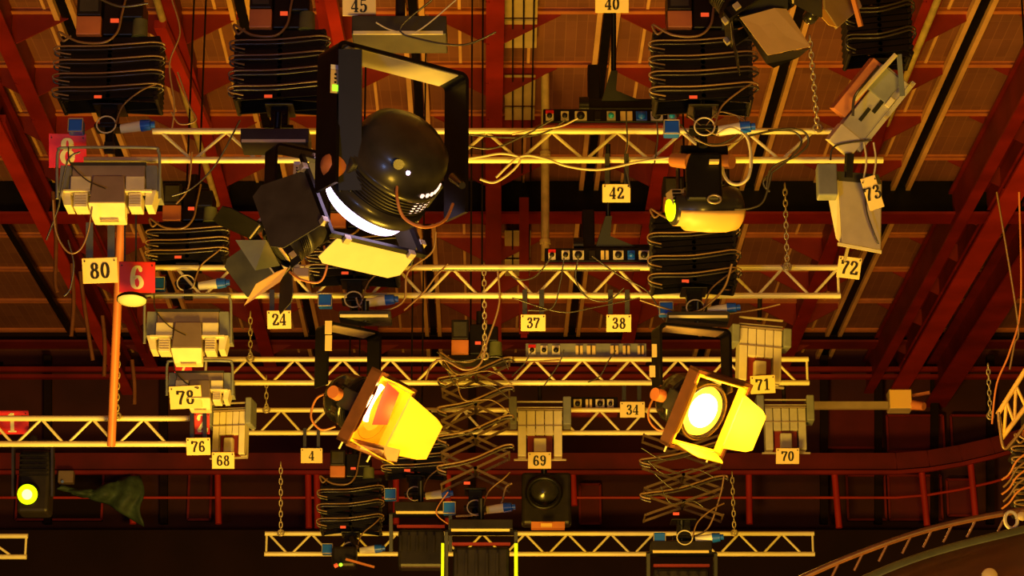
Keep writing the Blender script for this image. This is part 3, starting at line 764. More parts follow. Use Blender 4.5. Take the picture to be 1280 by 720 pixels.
# ---- F3 / F4 amber fresnels
def amber(px, py, t0, ax, scale, lb, yk, mt, hot, doors, plate_px, es=None):
    t = thing('fresnel_spotlight', P(mt[0], mt[1] - 4, t0), lb, 'spotlight', 'fresnel spotlights')
    C = P(px, py, t0 - .15); a = cv(*ax)
    yoke_mesh(P(yk[0], yk[1], t0 - .1), V(1, yk[4], 0), yk[2], yk[3], .17, .02, .05).build('yoke', 'black', t)
    yl = V(1, yk[4], 0).normalized(); y0 = P(yk[0], yk[1], t0 - .1)
    MB().bar(y0 + yl * .06 + V(0, 0, -.024), y0 + yl * (yk[2] - .06) + V(0, 0, -.024), .16, .006).build('yoke_lit_face', 'tan', t)  # tan strip added, paints light under the yoke bar
    mount(t, P(mt[0], mt[1], t0 + .05), mt[2], .05, .26)
    MB().cyl(P(mt[0], mt[1], t0 + .05), P(mt[0], mt[1] - 26, t0 + .05), .028).build('spigot', 'black', t)
    fresnel(t, C, a, .17 * scale, .42, es or 'lensy', doors, 'gloss', 'gelor', hot, sqf=1.35, holder=.07)
    up, sd = lamp_frame(a)
    q = MB(); h = .17 * scale * 1.35 + .03
    for (e, f_) in ((sd, up), (-sd, up), (up, sd), (-up, sd)):
        q.obox(C + e * h + a * .03, e * .012, f_ * (h + .012), a * .05)
    hh = .17 * scale * 1.35 - .01
    if hot is None:
        MB().obox(C + a * .006, sd * hh, up * hh, a * .003).build('amber_fill_plate', 'gelor', t)  # amber plate added to fill the hood with brightness
        MB().prism([P(437, 547, 19.85), P(500, 562, 19.85), P(496, 577, 19.9), P(480, 575, 19.9), P(432, 556, 19.85)], cv(0, -.2, -1) * .05).build('hood_skirt', 'brown', t)
        MB().prism([P(452, 556, 19.84), P(480, 563, 19.84), P(478, 570, 19.88), P(450, 561, 19.84)], cv(0, 0, -1) * .004).build('hood_label', 'tan', t)
        MB().tube(smooth([P(478, 482, 19.8), P(468, 496, 19.78), P(460, 512, 19.78), P(457, 526, 19.8)], 6), .02, 8).build('lamp_bulb', 'lensh', t)
        MB().prism([P(484, 478, 19.86), P(499, 491, 19.86), P(484, 531, 19.86), P(465, 531, 19.86), P(472, 508, 19.86)], cv(0, 0, -1) * .01).build('dark_patch', 'redm', t, label='added dark red patch inside the hood')  # plate added only as the darker area within the opening
    q.build('front_hood', 'brown', t, label='square hood around the lens, lamp glow painted in as brown')  # brown stands for the orange glow on the hood
    for i, pp in enumerate(plate_px): MB().box(P(pp[0], pp[3], t0 - .25), P(pp[2], pp[1], t0 - .24)).build('label_plate', 'sign', t)
    q = MB().cyl(C - a * .2 + sd * -.24 * scale, C - a * .2 + sd * -.31 * scale, .05).cyl(C - a * .2 + sd * .24 * scale, C - a * .2 + sd * .31 * scale, .05); q.build('tilt_knob', 'oran', t)
    q = MB()
    for s0 in (-1, 1): q.cyl(C - up * h + sd * s0 * h * .8, C - up * (h + .07) + sd * s0 * h * .8, .008)
    q.build('frame_pin', 'alu', t)
    # bundle of cable at the rear
    Bk = C - a * .42
    MB().tube(smooth([Bk, Bk + V(-.12, 0, -.05), Bk + V(-.16, 0, -.2), Bk + V(-.08, 0, -.3), Bk + V(.03, -.02, -.28)], 7), .009).build('supply_cable', 'orangec', t)
    return t
amber(468, 516, 20.2, (.80, -.36, .48), 1.15, 'black fresnel lit amber with open barn doors tinted yellow for its light, left of centre',
      (402, 404, .5, .5, .75), (457, 402, .4), None, [(1, 0, 18, 1.7, 1.25, .9, 'gelor'), (0, 1, 6, .5, 1.2, .8, 'gelor'), (-1, 0, 40, .25, 1.05, .9, 'redd'), (0, -1, 5, 1.1, 1.15, .8, 'gelor')],
      [(406, 401, 415, 417), (406, 419, 415, 438)], 'lenso')
amber(880, 515, 20.2, (.60, -.32, .73), 1.2, 'black fresnel lit brightest amber, between the signs 34 and 71',
      (819, 406, .6, .5, .35), (872, 403, .48), (.68, -.15, .05), [(1, 0, 20, 1.15, 1.1, .85, 'gelor'), (0, 1, 8, .4, 1.1, .85, 'gelor'), (-1, 0, 30, .3, 1.05, .9, 'gelor'), (0, -1, 8, .9, 1.15, .85, 'gelor')],
      [(815, 430, 821, 446), (812, 457, 819, 471)])

# ---- F5 dark fresnel with gold door at top right
t = thing('fresnel_spotlight', P(930, -30, 16.5), 'black lamp with one broad gold barn door at the top, right of the scissor hanger', 'spotlight', 'fresnel spotlights')
a5 = cv(.55, -.75, .3)
C5 = P(945, 5, 16.6)
fresnel(t, C5, a5, .2, .4, 'lensd', [(0, 1, 20, 1.1, 1, .9, 'black'), (0, -1, 25, 1.2, 1, .9, 'black')], 'black')
pl = [P(925, 22, 16.2), P(968, 10, 16.35), P(983, 11, 16.4), P(1013, 58, 16.2), P(960, 69, 16.0)]
MB().prism(pl, cv(0, 0, -1) * .01).build('barn_door', 'sign', t, label='broad gold barn door')
pl2 = [P(922, 22, 16.24), P(960, 70, 16.04), P(1013, 60, 16.24), P(998, 72, 16.5), P(967, 85, 16.4), P(958, 80, 16.3)]
MB().prism(pl2, cv(0, .2, -1) * .02).build('barn_door', 'black', t)
MB().prism([P(893, -20, 16.5), P(985, -20, 16.5), P(985, 10, 16.5), P(925, 20, 16.5)], F * .3).build('hood', 'black', t)
MB().cyl(P(930, -10, 16.9), P(930, -60, 16.9), .04).build('spigot', 'black', t)
t = thing('small_floodlight', P(1050, -30, 17.5), 'brown floodlight with an orange lit edge at the top beside the glinting scissor hanger', 'floodlight')
MB().prism([P(1030, -12, 17.5), P(1070, -12, 17.5), P(1078, 8, 17.4), P(1047, 35, 17.3), P(1032, 12, 17.4)], F * .12).build('housing', 'tan', t, bevel=.008)
MB().prism([P(1016, 9, 17.3), P(1031, 12, 17.3), P(1046, 34, 17.2), P(1036, 31, 17.2)], F * .02).build('barn_door', 'gold', t)
MB().bar(P(1064, -12, 17.2), P(1076, 33, 17.2), .03, .02).build('bracket', 'orangec', t)
MB().cyl(P(1050, -10, 17.6), P(1050, -70, 17.6), .025).build('spigot', 'black', t)
q = MB().lathe(P(1012, 22, 17.4), cv(.2, .3, 1), [(0, .05), (.05, .05), (.1, .03), (.1, 0)], 16); q.build('tilt_knob', 'gloss', t)

# ---- F8 lime profile spotlight
t = thing('profile_spotlight', P(880, 180, 18.6), 'black profile spotlight with lime lens pointing left, under the topmost truss', 'spotlight')
a8 = cv(-.93, -.02, .36); C8 = P(838, 261, 18.35)
up8, sd8 = lamp_frame(a8)
q = MB().lathe(C8, -a8, [(.02, .02), (.0, .09), (.02, .115), (.1, .12), (.12, .15), (.3, .165), (.42, .165), (.5, .15), (.53, .1), (.54, 0)], 36); q.build('barrel', 'glossy', t)
q = MB().lathe(C8, a8, [(-.03, .092), (0, .09), (.015, .06), (.02, 0)], 28); q.build('lens', 'lensg', t)
vs = []; fs = []; prof = [(.03, .121), (.1, .126), (.12, .156), (.3, .171), (.42, .171), (.5, .156), (.53, .12)]
for d, r in prof:
    for j in range(13):
        an = math.radians(-66 + 11 * j); vs.append(C8 - a8 * d - up8 * r * math.cos(an) + sd8 * r * math.sin(an))
for i in range(len(prof) - 1):
    for j in range(12): fs.append((i * 13 + j, i * 13 + j + 1, i * 13 + j + 14, i * 13 + j + 13))
o = MB().add(vs, fs, True).build('lower_shell', 'gold', t); sdm = o.modifiers.new('thick', 'SOLIDIFY'); sdm.thickness = .006
MB().obox(C8 - a8 * .05 + up8 * .07 + cv(0, 0, 1) * .03, a8 * .05, up8 * .06, sd8 * .05).build('gate_block', 'tan', t, bevel=.006)
q = MB()
for i in range(4): q.obox(C8 - a8 * .05 + up8 * (.04 + .026 * i) + cv(0, 0, 1) * .07, a8 * .03, up8 * .006, sd8 * .03)
q.build('shutter_tab', 'black', t)
yoke_mesh(P(846, 203, 18.55), V(1, .15, 0), .37, .32, .08, .014, .05).build('yoke', 'black', t)
MB().box(P(858, 250, 18.3), P(902, 190, 18.25)).build('yoke_plate', 'black', t, bevel=.02)
MB().box(P(851, 195, 18.8), P(910, 181, 18.6)).build('clamp_block', 'black', t, bevel=.01)
MB().cyl(P(876, 184, 18.6), P(876, 150, 18.6), .03).build('spigot', 'black', t)
q = MB().cyl(P(841, 200, 18.4), P(862, 202, 18.3), .05, .055); q.build('pan_knob', 'orangec', t)
q = MB().cyl(P(903, 202, 18.4), P(915, 202, 18.35), .05); q.build('tilt_knob', 'orangec', t)
MB().box(P(887, 202, 18.3), P(899, 199, 18.22)).build('yellow_sticker', 'sign', t)
MB().torus(P(893, 249, 18.15), V(1, 0, 0), V(0, 0, 1), .045, .03, .008).build('handle', 'chain', t)
MB().tube(smooth([P(903, 196, 18.4), P(904, 215, 18.35), P(912, 228, 18.3), P(925, 230, 18.3), P(936, 220, 18.3), P(939, 195, 18.35), P(932, 168, 18.4), P(920, 165, 18.4)], 7), .012).build('supply_cable', 'palec', t)

# ---- F16 lime spotlight lower left
t = thing('small_spotlight', P(42, 556, 22.0), 'dark spotlight with glowing lime lens at the lower left under the truss', 'spotlight')
MB().box(P(20, 640, 22.2), P(64, 562, 21.95)).build('housing', 'dark', t, bevel=.03)
q = MB()
for i in range(5): q.box(P(24, 570 + 6 * i, 21.93), P(60, 568 + 6 * i, 21.9))
q.build('cooling_fins', 'black', t)
Cs = P(34, 618, 21.85)
MB().lathe(Cs, F, [(0, .09), (.12, .1), (.14, .0)], 24).build('lens_tube', 'gloss', t)
MB().lathe(Cs, -F, [(-.01, .085), (.0, .08), (.015, 0)], 24).build('lens', 'lensg', t)
MB().lathe(Cs, -F, [(0, .045), (.02, .04), (.03, 0)], 16).build('lamp_bulb', 'lensb', t)
q = MB().bar(P(17, 556, 22), P(17, 620, 22), .02, .08).bar(P(66, 556, 22), P(66, 620, 22), .02, .08).bar(P(16, 556, 22), P(67, 556, 22), .02, .08); q.build('yoke', 'dark', t)
MB().cyl(P(42, 557, 22), P(42, 548, 21.85), .03).build('clamp', 'dark', t)

# ================================================================ SOFTLIGHTS (grey twin units with round tube yoke)
def softlight(cx, y0, w, h, t0, lb, k2=1.0, sign_clear=False):
    """w,h pixel size of whole head; y0 top of tube yoke"""
    k = t0 / FPX; Y = P(cx, y0 + h / 2, t0).y
    t = thing('softlight', PY(cx, y0, Y), lb, 'softlight', 'grey softlights at the left')
    L = lambda x, y, d=0: Vector(PY(cx + x * w, y0 + y * h, Y)) + V(0, d, 0)
    # tube yoke
    pts = [L(-.5, .86, -.02), L(-.5, .2, -.02), L(-.485, .05, -.02), L(-.44, 0, -.02), L(0, -.01, -.02), L(.44, 0, -.02), L(.485, .05, -.02), L(.5, .2, -.02), L(.5, .86, -.02)]
    MB().tube(smooth(pts, 4), .011, 8).build('tube_yoke', 'grey', t)
    q = MB().box(L(-.36, .58, -.02), L(.36, .27, .28)); q.build('head_box', 'tan', t, bevel=.008)
    MB().box(L(-.37, .3, -.03), L(.37, .25, .28)).build('top_lip', 'charcoal', t)
    for s0 in (-1, 1):
        MB().prism([L(s0 * .36, .28), L(s0 * .47, .28), L(s0 * .49, .72), L(s0 * .37, .72)], V(0, .3, 0)).build('end_plate', 'grey', t)
        MB().prism([L(s0 * .47, .73, -.04), L(s0 * .37, .73, -.04), L(s0 * .36, .98, -.04), L(s0 * .43, .98, -.04)], V(0, .2, 0)).build('lamp_socket', 'pale', t)
        MB().box(L(s0 * .17, .72, -.05), L(s0 * .36, .5, .05)).build('reflector_fin', 'pale', t, bevel=.006)
        MB().box(L(s0 * .17, .77, -.07), L(s0 * .43, .74, .02)).build('support_rod', 'pale', t)
        q = MB().box(L(s0 * .2, 1.02, -.05), L(s0 * .33, .78, .12))
        q.build('lower_reflector', 'pale', t, bevel=.006)
        q = MB()
        for i in range(4): q.box(L(s0 * .21, .84 + .045 * i, -.055), L(s0 * .32, .83 + .045 * i, -.05))
        q.build('vent_line', 'tan', t)
    q = MB().prism([L(-.14, .5, -.06), L(.16, .5, -.06), L(.18, 1.0, -.12), L(-.17, 1.0, -.12)], V(0, .25, 0)); q.build('ballast_box', 'tan', t, bevel=.008)
    q = MB().prism([L(-.18, 1.0, -.12), L(.18, 1.0, -.12), L(.16, 1.2, .0), L(-.16, 1.2, .0)], V(0, .12, 0)); q.build('bottom_scoop', 'pale', t, bevel=.006)
    MB().box(L(-.08, 1.25, -.02), L(.1, 1.22, .0)).build('catch', 'sign', t)
    MB().tube(smooth([L(-.38, .02, -.06), L(-.36, .3, -.08), L(-.2, .6, -.1), L(.0, .8, -.16)], 6), .005, 6).build('cable', 'rubber', t)
    q = MB().box(L(-.05, .04, .0), L(.05, -.12, .06)); q.build('hanging_bracket', 'dark', t)
    return t
softlight(136, 186, 128, 74, 18.7, 'large grey softlight hung under the sign 8, above the sign 80')
softlight(235, 370, 108, 70, 20.9, 'grey softlight right of the red sign 6')
softlight(250, 452, 82, 50, 21.35, 'lowest grey softlight carrying the sign 78')

# ---- grid floods
def gridflood(cx, cy, w, h, t0, lb, yaw=0, m_='pale', roll=0, hood=True):
    k = t0 / FPX; Y = P(cx, cy, t0).y
    Rm = Matrix.Rotation(math.radians(yaw), 3, 'Z') @ Matrix.Rotation(math.radians(roll), 3, 'Y')
    o = PY(cx, cy, Y)
    def L(x, y, d=0): return o + Rm @ V(x * w * k, d, -y * h * k / c_)
    X = Rm @ V(1, 0, 0); Yv = Rm @ V(0, 1, 0); Z = Rm @ V(0, 0, 1)
    t = thing('grid_floodlight', L(0, -.5), lb, 'floodlight', 'pale grid floodlights')
    def bx(x0, y0, x1, y1, d0, d1, nm, mm, bev=.004):
        c = (L(x0, y0, d0) + L(x1, y1, d1)) / 2
        return MB().obox(c, X * abs(x1 - x0) * w * k / 2, Yv * abs(d1 - d0) / 2, Z * abs(y1 - y0) * h * k / c_ / 2).build(nm, mm, t, bevel=bev)
    # slatted face: five cells
    for i in range(5):
        bx(-.36 + .144 * i + .006, -.27, -.36 + .144 * (i + 1) - .006, .14 if 0 < i < 4 else .5, -.0, .16, 'reflector_cell', m_, .006)
    bx(-.36, -.3, .36, -.275, -.01, .16, 'top_edge', 'tan'); bx(-.36, -.02, .36, -.005, -.008, .0, 'seam', 'tan', 0)
    bx(-.2, .12, .2, .48, .05, .16, 'lamp_recess', 'redd')
    bx(-.1, .2, .1, .5, -.01, .1, 'lamp_tube', m_, .01)
    for s0 in (-1, 1): bx(s0 * .37, -.5 if hood else -.3, s0 * .5, -.02, -.04, .18, 'end_cap', 'grey', .01)
    bx(-.37, -.44, .37, -.415, .0, .03, 'rail', 'alud'); bx(-.37, -.34, .37, -.32, .0, .03, 'rail', 'alud')
    bx(-.42, .54, .42, .57, .02, .05, 'foot_rail', 'alud')
    q = MB().cyl(L(0, -.42, .08), L(0, -.85, .08), .02); q.build('spigot', 'dark', t)
    return t
gridflood(675, 533, 78, 72, 24.8, 'pale grid floodlight in the middle above the sign 69')
gridflood(286, 533, 58, 68, 22.6, 'pale grid floodlight above the sign 68', yaw=-8)
gridflood(982, 528, 72, 66, 24.8, 'tan grid floodlight above the sign 70', m_='greyl')
gridflood(951, 434, 76, 84, 22.6, 'pale grid floodlight above the sign 71, beside the brightest fresnel', yaw=8, hood=False, roll=3)

# ---- F6 tilted grey flood
t = thing('tilted_floodlight', P(1095, 85, 18.6), 'grey floodlight box tilted steeply, hanging under the glinting scissor hanger', 'floodlight')
g = 18.3
Lx = (P(1140, 104, g) - P(1072, 188, g)); ax = Lx.normalized(); nrm = cv(-.15, -.35, .92); nrm = (nrm - ax * nrm.dot(ax)).normalized(); wd = ax.cross(nrm).normalized()
if wd.x > 0: wd = -wd
c0 = P(1072, 188, g); Ln = Lx.length; Wd = .2
def T6(u, v, d=0): return c0 + ax * Ln * u + wd * Wd * v + nrm * d
def tb(u0, u1, v0, v1, d0, d1, nm, mm, bev=.006):
    return MB().obox((T6(u0, v0, d0) + T6(u1, v1, d1)) / 2, ax * Ln * (u1 - u0) / 2, wd * Wd * (v1 - v0) / 2, nrm * (d1 - d0) / 2).build(nm, mm, t, bevel=bev)
tb(.05, .97, 0, 1.0, -.14, 0, 'housing', 'greyl')
tb(-.12, .12, .05, 1.05, -.12, .02, 'reflector', 'pale')
tb(.62, .95, .3, 1.25, -.1, .015, 'cover', 'grey')
tb(.2, .95, 1.05, 1.6, -.16, -.02, 'back_shell', 'oran')
tb(.0, 1.02, -.1, .06, -.06, .02, 'side_rail', 'greyl', 0)
tb(.28, .46, .55, .68, 0, .012, 'slot', 'black', 0); tb(.45, .62, .35, .5, 0, .012, 'slot', 'black', 0)
tb(.6, .72, .1, .3, 0, .03, 'latch', 'pale', .004)
q = MB()
for u in (.1, .5, .98): q.cyl(T6(u, -.02, .02), T6(u, -.02, .035), .012, n=8)
q.build('bolt', 'chain', t)
MB().bar(P(1124, 68, 18.1), P(1128, 120, 18.1), .035, .02).build('bracket', 'olive', t)
MB().bar(P(1120, 68, 18.05), P(1068, 125, 18.1), .03, .02).build('bracket', 'palec', t)
MB().tube(smooth([P(1098, 83, 18.1), P(1080, 105, 18.0), P(1068, 122, 18.0), P(1066, 145, 18.0)], 6), .01).build('cable', 'rubber', t)
for xx in (1080, 1092): MB().tube(smooth([P(xx, 178, 18.1), P(xx + 3, 200, 18.1), P(xx, 222, 18.1)], 4), .008).build('lower_rod', 'alud', t)

# ---- F7 tall softbox with sign 73
t = thing('box_floodlight', P(1065, 210, 18.3), 'tall wedge shaped grey floodlight carrying the sign 73', 'floodlight')
g = 18.2
MB().prism([P(1048, 224, g), P(1102, 228, g + .1), P(1101, 315, g - .05), P(1052, 306, g - .1)], cv(.15, .1, -1) * .3).build('housing', 'pale', t, bevel=.008)
MB().prism([P(1034, 242, g + .05), P(1048, 224, g - .01), P(1052, 306, g - .11), P(1045, 298, g)], cv(.15, .1, -1) * .22).build('side_flap', 'pale', t, bevel=.004)
MB().box(P(1023, 244, g), P(1046, 204, g - .12)).build('ballast_box', 'grey', t, bevel=.01)
MB().prism([P(1048, 303, g - .13), P(1102, 313, g - .08), P(1102, 317, g - .08), P(1048, 307, g - .13)], cv(0, 0, -1) * .05).build('front_lip', 'pale', t)
MB().tube(smooth([P(1081, 235, g - .06), P(1083, 262, g - .1), P(1090, 285, g - .13), P(1098, 305, g - .13)], 6), .006, 6).build('cable', 'rubber', t)
MB().prism([P(1046, 214, g), P(1098, 218, g), P(1102, 230, g), P(1048, 226, g)], F * .28).build('vent_top', 'dark', t)
MB().bar(P(1062, 192, 18.2), P(1060, 222, 18.2), .05, .05).build('bracket', 'dark', t)
MB().bar(P(1061, 305, g), P(1056, 325, 19.1), .02, .02).build('sign_arm', 'alud', t)

# ---- round white lamp below sign 6, with long pole
t = thing('round_floodlight', P(165, 366, 20.5), 'small round cream floodlight right under the red sign 6', 'floodlight')
cc = P(165, 373, 20.4)
MB().lathe(cc, V(0, -.12, -1).normalized(), [(-.03, .02), (-.028, .06), (-.015, .1), (0, .118), (.02, .118)], 32).build('shade', 'dark', t)
MB().lathe(cc, V(0, -.12, -1).normalized(), [(.0, .113), (.025, .11), (.04, .06), (.042, 0)], 32).build('diffuser', 'creamink', t)
q = MB().tube([P(152, 262, 21.2), P(139, 557, 21.65)], .036, 12).tube([P(144, 440, 21.5), P(143.8, 444, 21.5)], .042, 12)
solo(q, 'hoist_pole', 'oran', 'long orange pole reaching down to the left truss', 'pole')

# ---- F17: dark round-back lamp behind sign 69
t = thing('dark_floodlight', P(680, 588, 25.8), 'black floodlight with round vent under the sign 69', 'floodlight')
MB().box(P(652, 655, 25.9), P(714, 590, 25.7)).build('housing', 'dark', t, bevel=.03)
MB().torus(P(680, 616, 25.6), V(1, 0, 0), V(0, 0, 1), .16, .15, .025, 24).build('vent_ring', 'black', t)
MB().lathe(P(680, 616, 25.66), -F, [(-.01, .15), (.02, .12), (.03, 0)], 24).build('vent_cover', 'gloss', t)
q = MB().box(P(664, 660, 25.7), P(706, 652, 25.6)); q.build('front_lip', 'oran', t)
MB().cyl(P(680, 592, 25.8), P(680, 560, 25.8), .03).build('spigot', 'dark', t)
MB().box(P(676, 658, 25.5), P(690, 654, 25.45)).build('yellow_catch', 'gold', t)

# ---- lower frame boxes (trays with strips) : F18 F19 etc.
def tray_lamp(x0, x1, y, t0, lb, hgt=55, strips=True, lime=None, strip_m='sign'):
    t = thing('tray_floodlight', P((x0 + x1) / 2, y, t0), lb, 'floodlight')
    k = t0 / FPX
    MB().box(P(x0, y, t0 + .1), P(x1, y - 12, t0 - .15)).build('power_tray', 'dark', t, bevel=.006)
    MB().box(P(x0 + 2, y + 3, t0 - .16), P(x1 - 4, y, t0 - .17)).build('tray_edge', strip_m, t)
    q = MB()
    w = (x1 - x0)
    q.bar(P(x0 - 4, y + 3, t0), P(x0 - 4, y + hgt, t0), .03, .14); q.bar(P(x1 + 4, y + 3, t0), P(x1 + 4, y + hgt, t0), .03, .14)
    q.bar(P(x0 - 4, y + 5, t0), P(x1 + 4, y + 5, t0), .14, .02); q.build('yoke', 'black', t)
    MB().box(P(x0 + 4, y + hgt + 20, t0 + .1), P(x1 - 4, y + 22, t0 - .1)).build('housing', 'dark', t, bevel=.03)
    q = MB()
    for i in range(5): q.box(P(x0 + 6 + (w - 14) * i / 5, y + hgt, t0 - .12), P(x0 + 9 + (w - 14) * i / 5, y + 30, t0 - .14))
    q.build('cooling_fins', 'dark', t)
    MB().box(P(x0 + 3, y + 20, t0 - .1), P(x1 - 3, y + 17, t0 - .14)).build('top_lip', 'redd', t)
    MB().cyl(P((x0 + x1) / 2, y - 10, t0), P((x0 + x1) / 2, y - 38, t0), .025).build('spigot', 'black', t)
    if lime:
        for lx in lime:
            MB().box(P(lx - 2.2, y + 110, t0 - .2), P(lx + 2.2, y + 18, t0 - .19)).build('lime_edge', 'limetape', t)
    return t
tray_lamp(562, 641, 661, 22.6, 'black lamp with two lime edges at the bottom centre', lime=(553, 645), hgt=60)
tray_lamp(493, 559, 639, 23.6, 'black lamp left of the lime edged one', strips=True, hgt=50)
tray_lamp(814, 890, 688, 23.6, 'black lamp with an orange lip at the bottom right of centre', hgt=60)
t = thing('small_stage_lamp', P(440, 690, 26), 'small dark stage lamp with green and red indicators on the lowest truss', 'lamp')
MB().box(P(414, 708, 26), P(446, 682, 25.8)).build('housing', 'dark', t, bevel=.03)
MB().cyl(P(422, 706, 25.7), P(418, 708, 25.7), .02).build('red_indicator', 'disp', t)
MB().cyl(P(426, 706, 25.75), P(426, 706, 25.65), .018).build('green_indicator', 'led', t)
MB().bar(P(432, 699, 25.7), P(468, 709, 25.7), .02, .02).build('handle', 'oran', t)
MB().cyl(P(445, 684, 25.9), P(440, 672, 26), .03).build('clamp', 'dark', t)

# small hoist control box cluster in the middle already from hanger; pale box at right on arm
t = thing('junction_box', P(1132, 499, 26), 'cream junction box on a long arm at the right', 'box')
MB().box(P(1112, 511, 26.1), P(1140, 486, 25.9)).build('casing', 'tan', t, bevel=.012)
MB().box(P(1113, 510, 25.88), P(1139, 487, 25.87)).build('cover', 'gold', t, bevel=.004)
MB().bar(P(1012, 507, 26), P(1112, 507, 26), .06, .07).build('arm', 'tan', t)
MB().cyl(P(1140, 506, 25.9), P(1155, 508, 25.8), .05, .04).build('cable_gland', 'oran', t)
MB().bar(P(1140, 495, 26), P(1162, 491, 26), .03, .03).build('stay', 'oran', t)

# ================================================================ SOCKET BOXES
def sockets(x0, x1, y0, y1, t0, lb, items, hang=0, casem='black'):
    t = thing('socket_box', P((x0 + x1) / 2, y0, t0), lb, 'socket box', 'socket boxes above the trusses')
    MB().box(P(x0, y1, t0 + .16), P(x1, y0, t0)).build('casing', casem, t, bevel=.006)
    MB().box(P(x0, y1 + 3, t0 + .16), P(x1, y1 + 1, t0 - .03)).build('lip', 'redd', t)
    for (px, wpx, kind) in items:
        cy = (y0 + y1) / 2; h = (y1 - y0) * .68
        m_ = {'w': 'pale', 'y': 'sign', 'b': 'blue', 'c': 'greyl', 'd': 'dark', 'r': 'pale'}[kind]
        o = MB().box(P(px - wpx / 2, cy + h / 2, t0 - .02), P(px + wpx / 2, cy - h / 2, t0)).build('socket', m_, t, bevel=.004)
        if kind in 'wcr':
            MB().lathe(P(px, cy, t0 - .02), -F, [(0, wpx * .33 * t0 / FPX), (.02, wpx * .33 * t0 / FPX), (.02, 0)], 16).build('socket_cover', {'w': 'dark', 'c': 'cyan', 'r': 'dark'}[kind], o)
        if kind == 'r': MB().box(P(px - wpx / 2, cy - h * .25, t0 - .03), P(px + wpx / 2, cy - h / 2 - 1, t0 - .02)).build('red_flap', 'signr', o)
        if kind == 'b': MB().lathe(P(px, cy, t0 - .02), -F, [(0, wpx * .38 * t0 / FPX), (.03, wpx * .3 * t0 / FPX), (.03, 0)], 16).build('socket_cover', 'blue', o)
        if kind == 'y': MB().box(P(px - .8, cy + h / 2, t0 - .028), P(px + .8, cy - h / 2, t0 - .02)).build('cable_tail', 'rubber', o)
    return t
sockets(679, 846, 136, 153, 19.2, 'row of sockets on the black box above the topmost truss', [(687, 10, 'r'), (706, 10, 'w'), (726, 15, 'w'), (747, 8, 'd'), (764, 11, 'c'), (783, 15, 'y'), (802, 14, 'b'), (821, 15, 'w'), (840, 11, 'c')])
sockets(681, 818, 310, 327, 21.2, 'row of sockets on the black box above the second truss', [(690, 9, 'r'), (707, 10, 'w'), (723, 14, 'w'), (740, 8, 'd'), (756, 10, 'y'), (773, 13, 'w'), (789, 9, 'b'), (805, 13, 'w')])
sockets(657, 808, 429, 446, 23.8, 'row of sockets on the grey blue box above the third truss', [(665, 9, 'r'), (680, 9, 'w'), (695, 10, 'w'), (724, 9, 'y'), (739, 11, 'y'), (768, 10, 'y'), (783, 9, 'y'), (801, 8, 'y')], casem='grey')
sockets(712, 772, 496, 513, 25.5, 'short row of four sockets right of the middle grid floodlight', [(722, 10, 'w'), (736, 8, 'y'), (750, 11, 'w'), (763, 8, 'w')])
# hoist gear above the boxes (dark silhouettes)
for (x0, x1, y0, y1, t0, lb) in ((722, 850, 118, 136, 19.5, 'above the topmost socket box'), (715, 830, 300, 311, 21.5, 'above the second socket box')):
    t = thing('winch', P((x0 + x1) / 2, y1, t0), 'black winch ' + lb, 'winch')
    MB().box(P(x0 + 10, y1, t0 + .2), P(x1, y0 + 5, t0)).build('base', 'black', t, bevel=.01)
    MB().box(P(x0 + 13, y0 + 12, t0 + .2), P(x0 + 28, y0 - 38, t0 + .05)).build('upright', 'black', t, bevel=.01)
    MB().prism([P(x0 + 30, y0 + 8, t0), P(x0 + 42, y0 - 30, t0), P(x0 + 50, y0 - 30, t0), P(x0 + 48, y0 - 5, t0), P(x0 + 80, y0 + 8, t0)], F * .12).build('gusset', 'black', t)
    MB().cyl(P(x0 + 2, y1 - 5, t0), P(x0 + 14, y1 - 5, t0), .06).build('drum', 'dark', t)
    MB().cyl(P(x0 + 45, y0, t0 + .1), P(x0 + 45, y0 - 120, t0 + .1), .02).build('hanging_rod', 'black', t)
# ================================================================ CHAINS
def chain(x0, y0, x1, y1, t0, lb, lp=6.5, t1=None):
    k = t0 / FPX; n = max(3, int(abs(y1 - y0) / lp)); q = MB()
    a, b2 = P(x0, y0, t0), P(x1, y1, t1 or t0); d = (b2 - a) / n; dn = d.normalized()
    u, w = basis(dn)
    for i in range(n):
        c = a + d * (i + .5); e = u if i % 2 else w
        q.torus(c, dn, e, d.length * .66, .016, .0065, 12, 5)
    q.torus(b2, V(1, 0, 0), V(0, 0, 1), .03, .03, .01, 12, 6)
    solo(q, 'hoist_chain', 'chain', lb, 'chain')
chain(1012, 45, 1022, 160, 19.0, 'hoist chain down to the topmost truss at the right')
chain(981, 230, 984, 333, 21.0, 'hoist chain down to the second truss at the right')
chain(915, 590, 918, 666, 26.6, 'hoist chain right of the open lower scissor hanger')
chain(351, 578, 351, 666, 26.6, 'hoist chain down to the left of the lowest truss')
chain(148, 445, 146, 520, 21.7, 'hoist chain beside the orange pole')
chain(313, 390, 313, 448, 23.6, 'hoist chain right of the grey softlight')
chain(333, 470, 333, 512, 25.3, 'short hoist chain right of the pale grid floodlight')
chain(605, 330, 606, 445, 22.4, 'hoist chain left of the red hanger column')
chain(1235, 455, 1238, 520, 24, 'short chain at the far right near the wall')

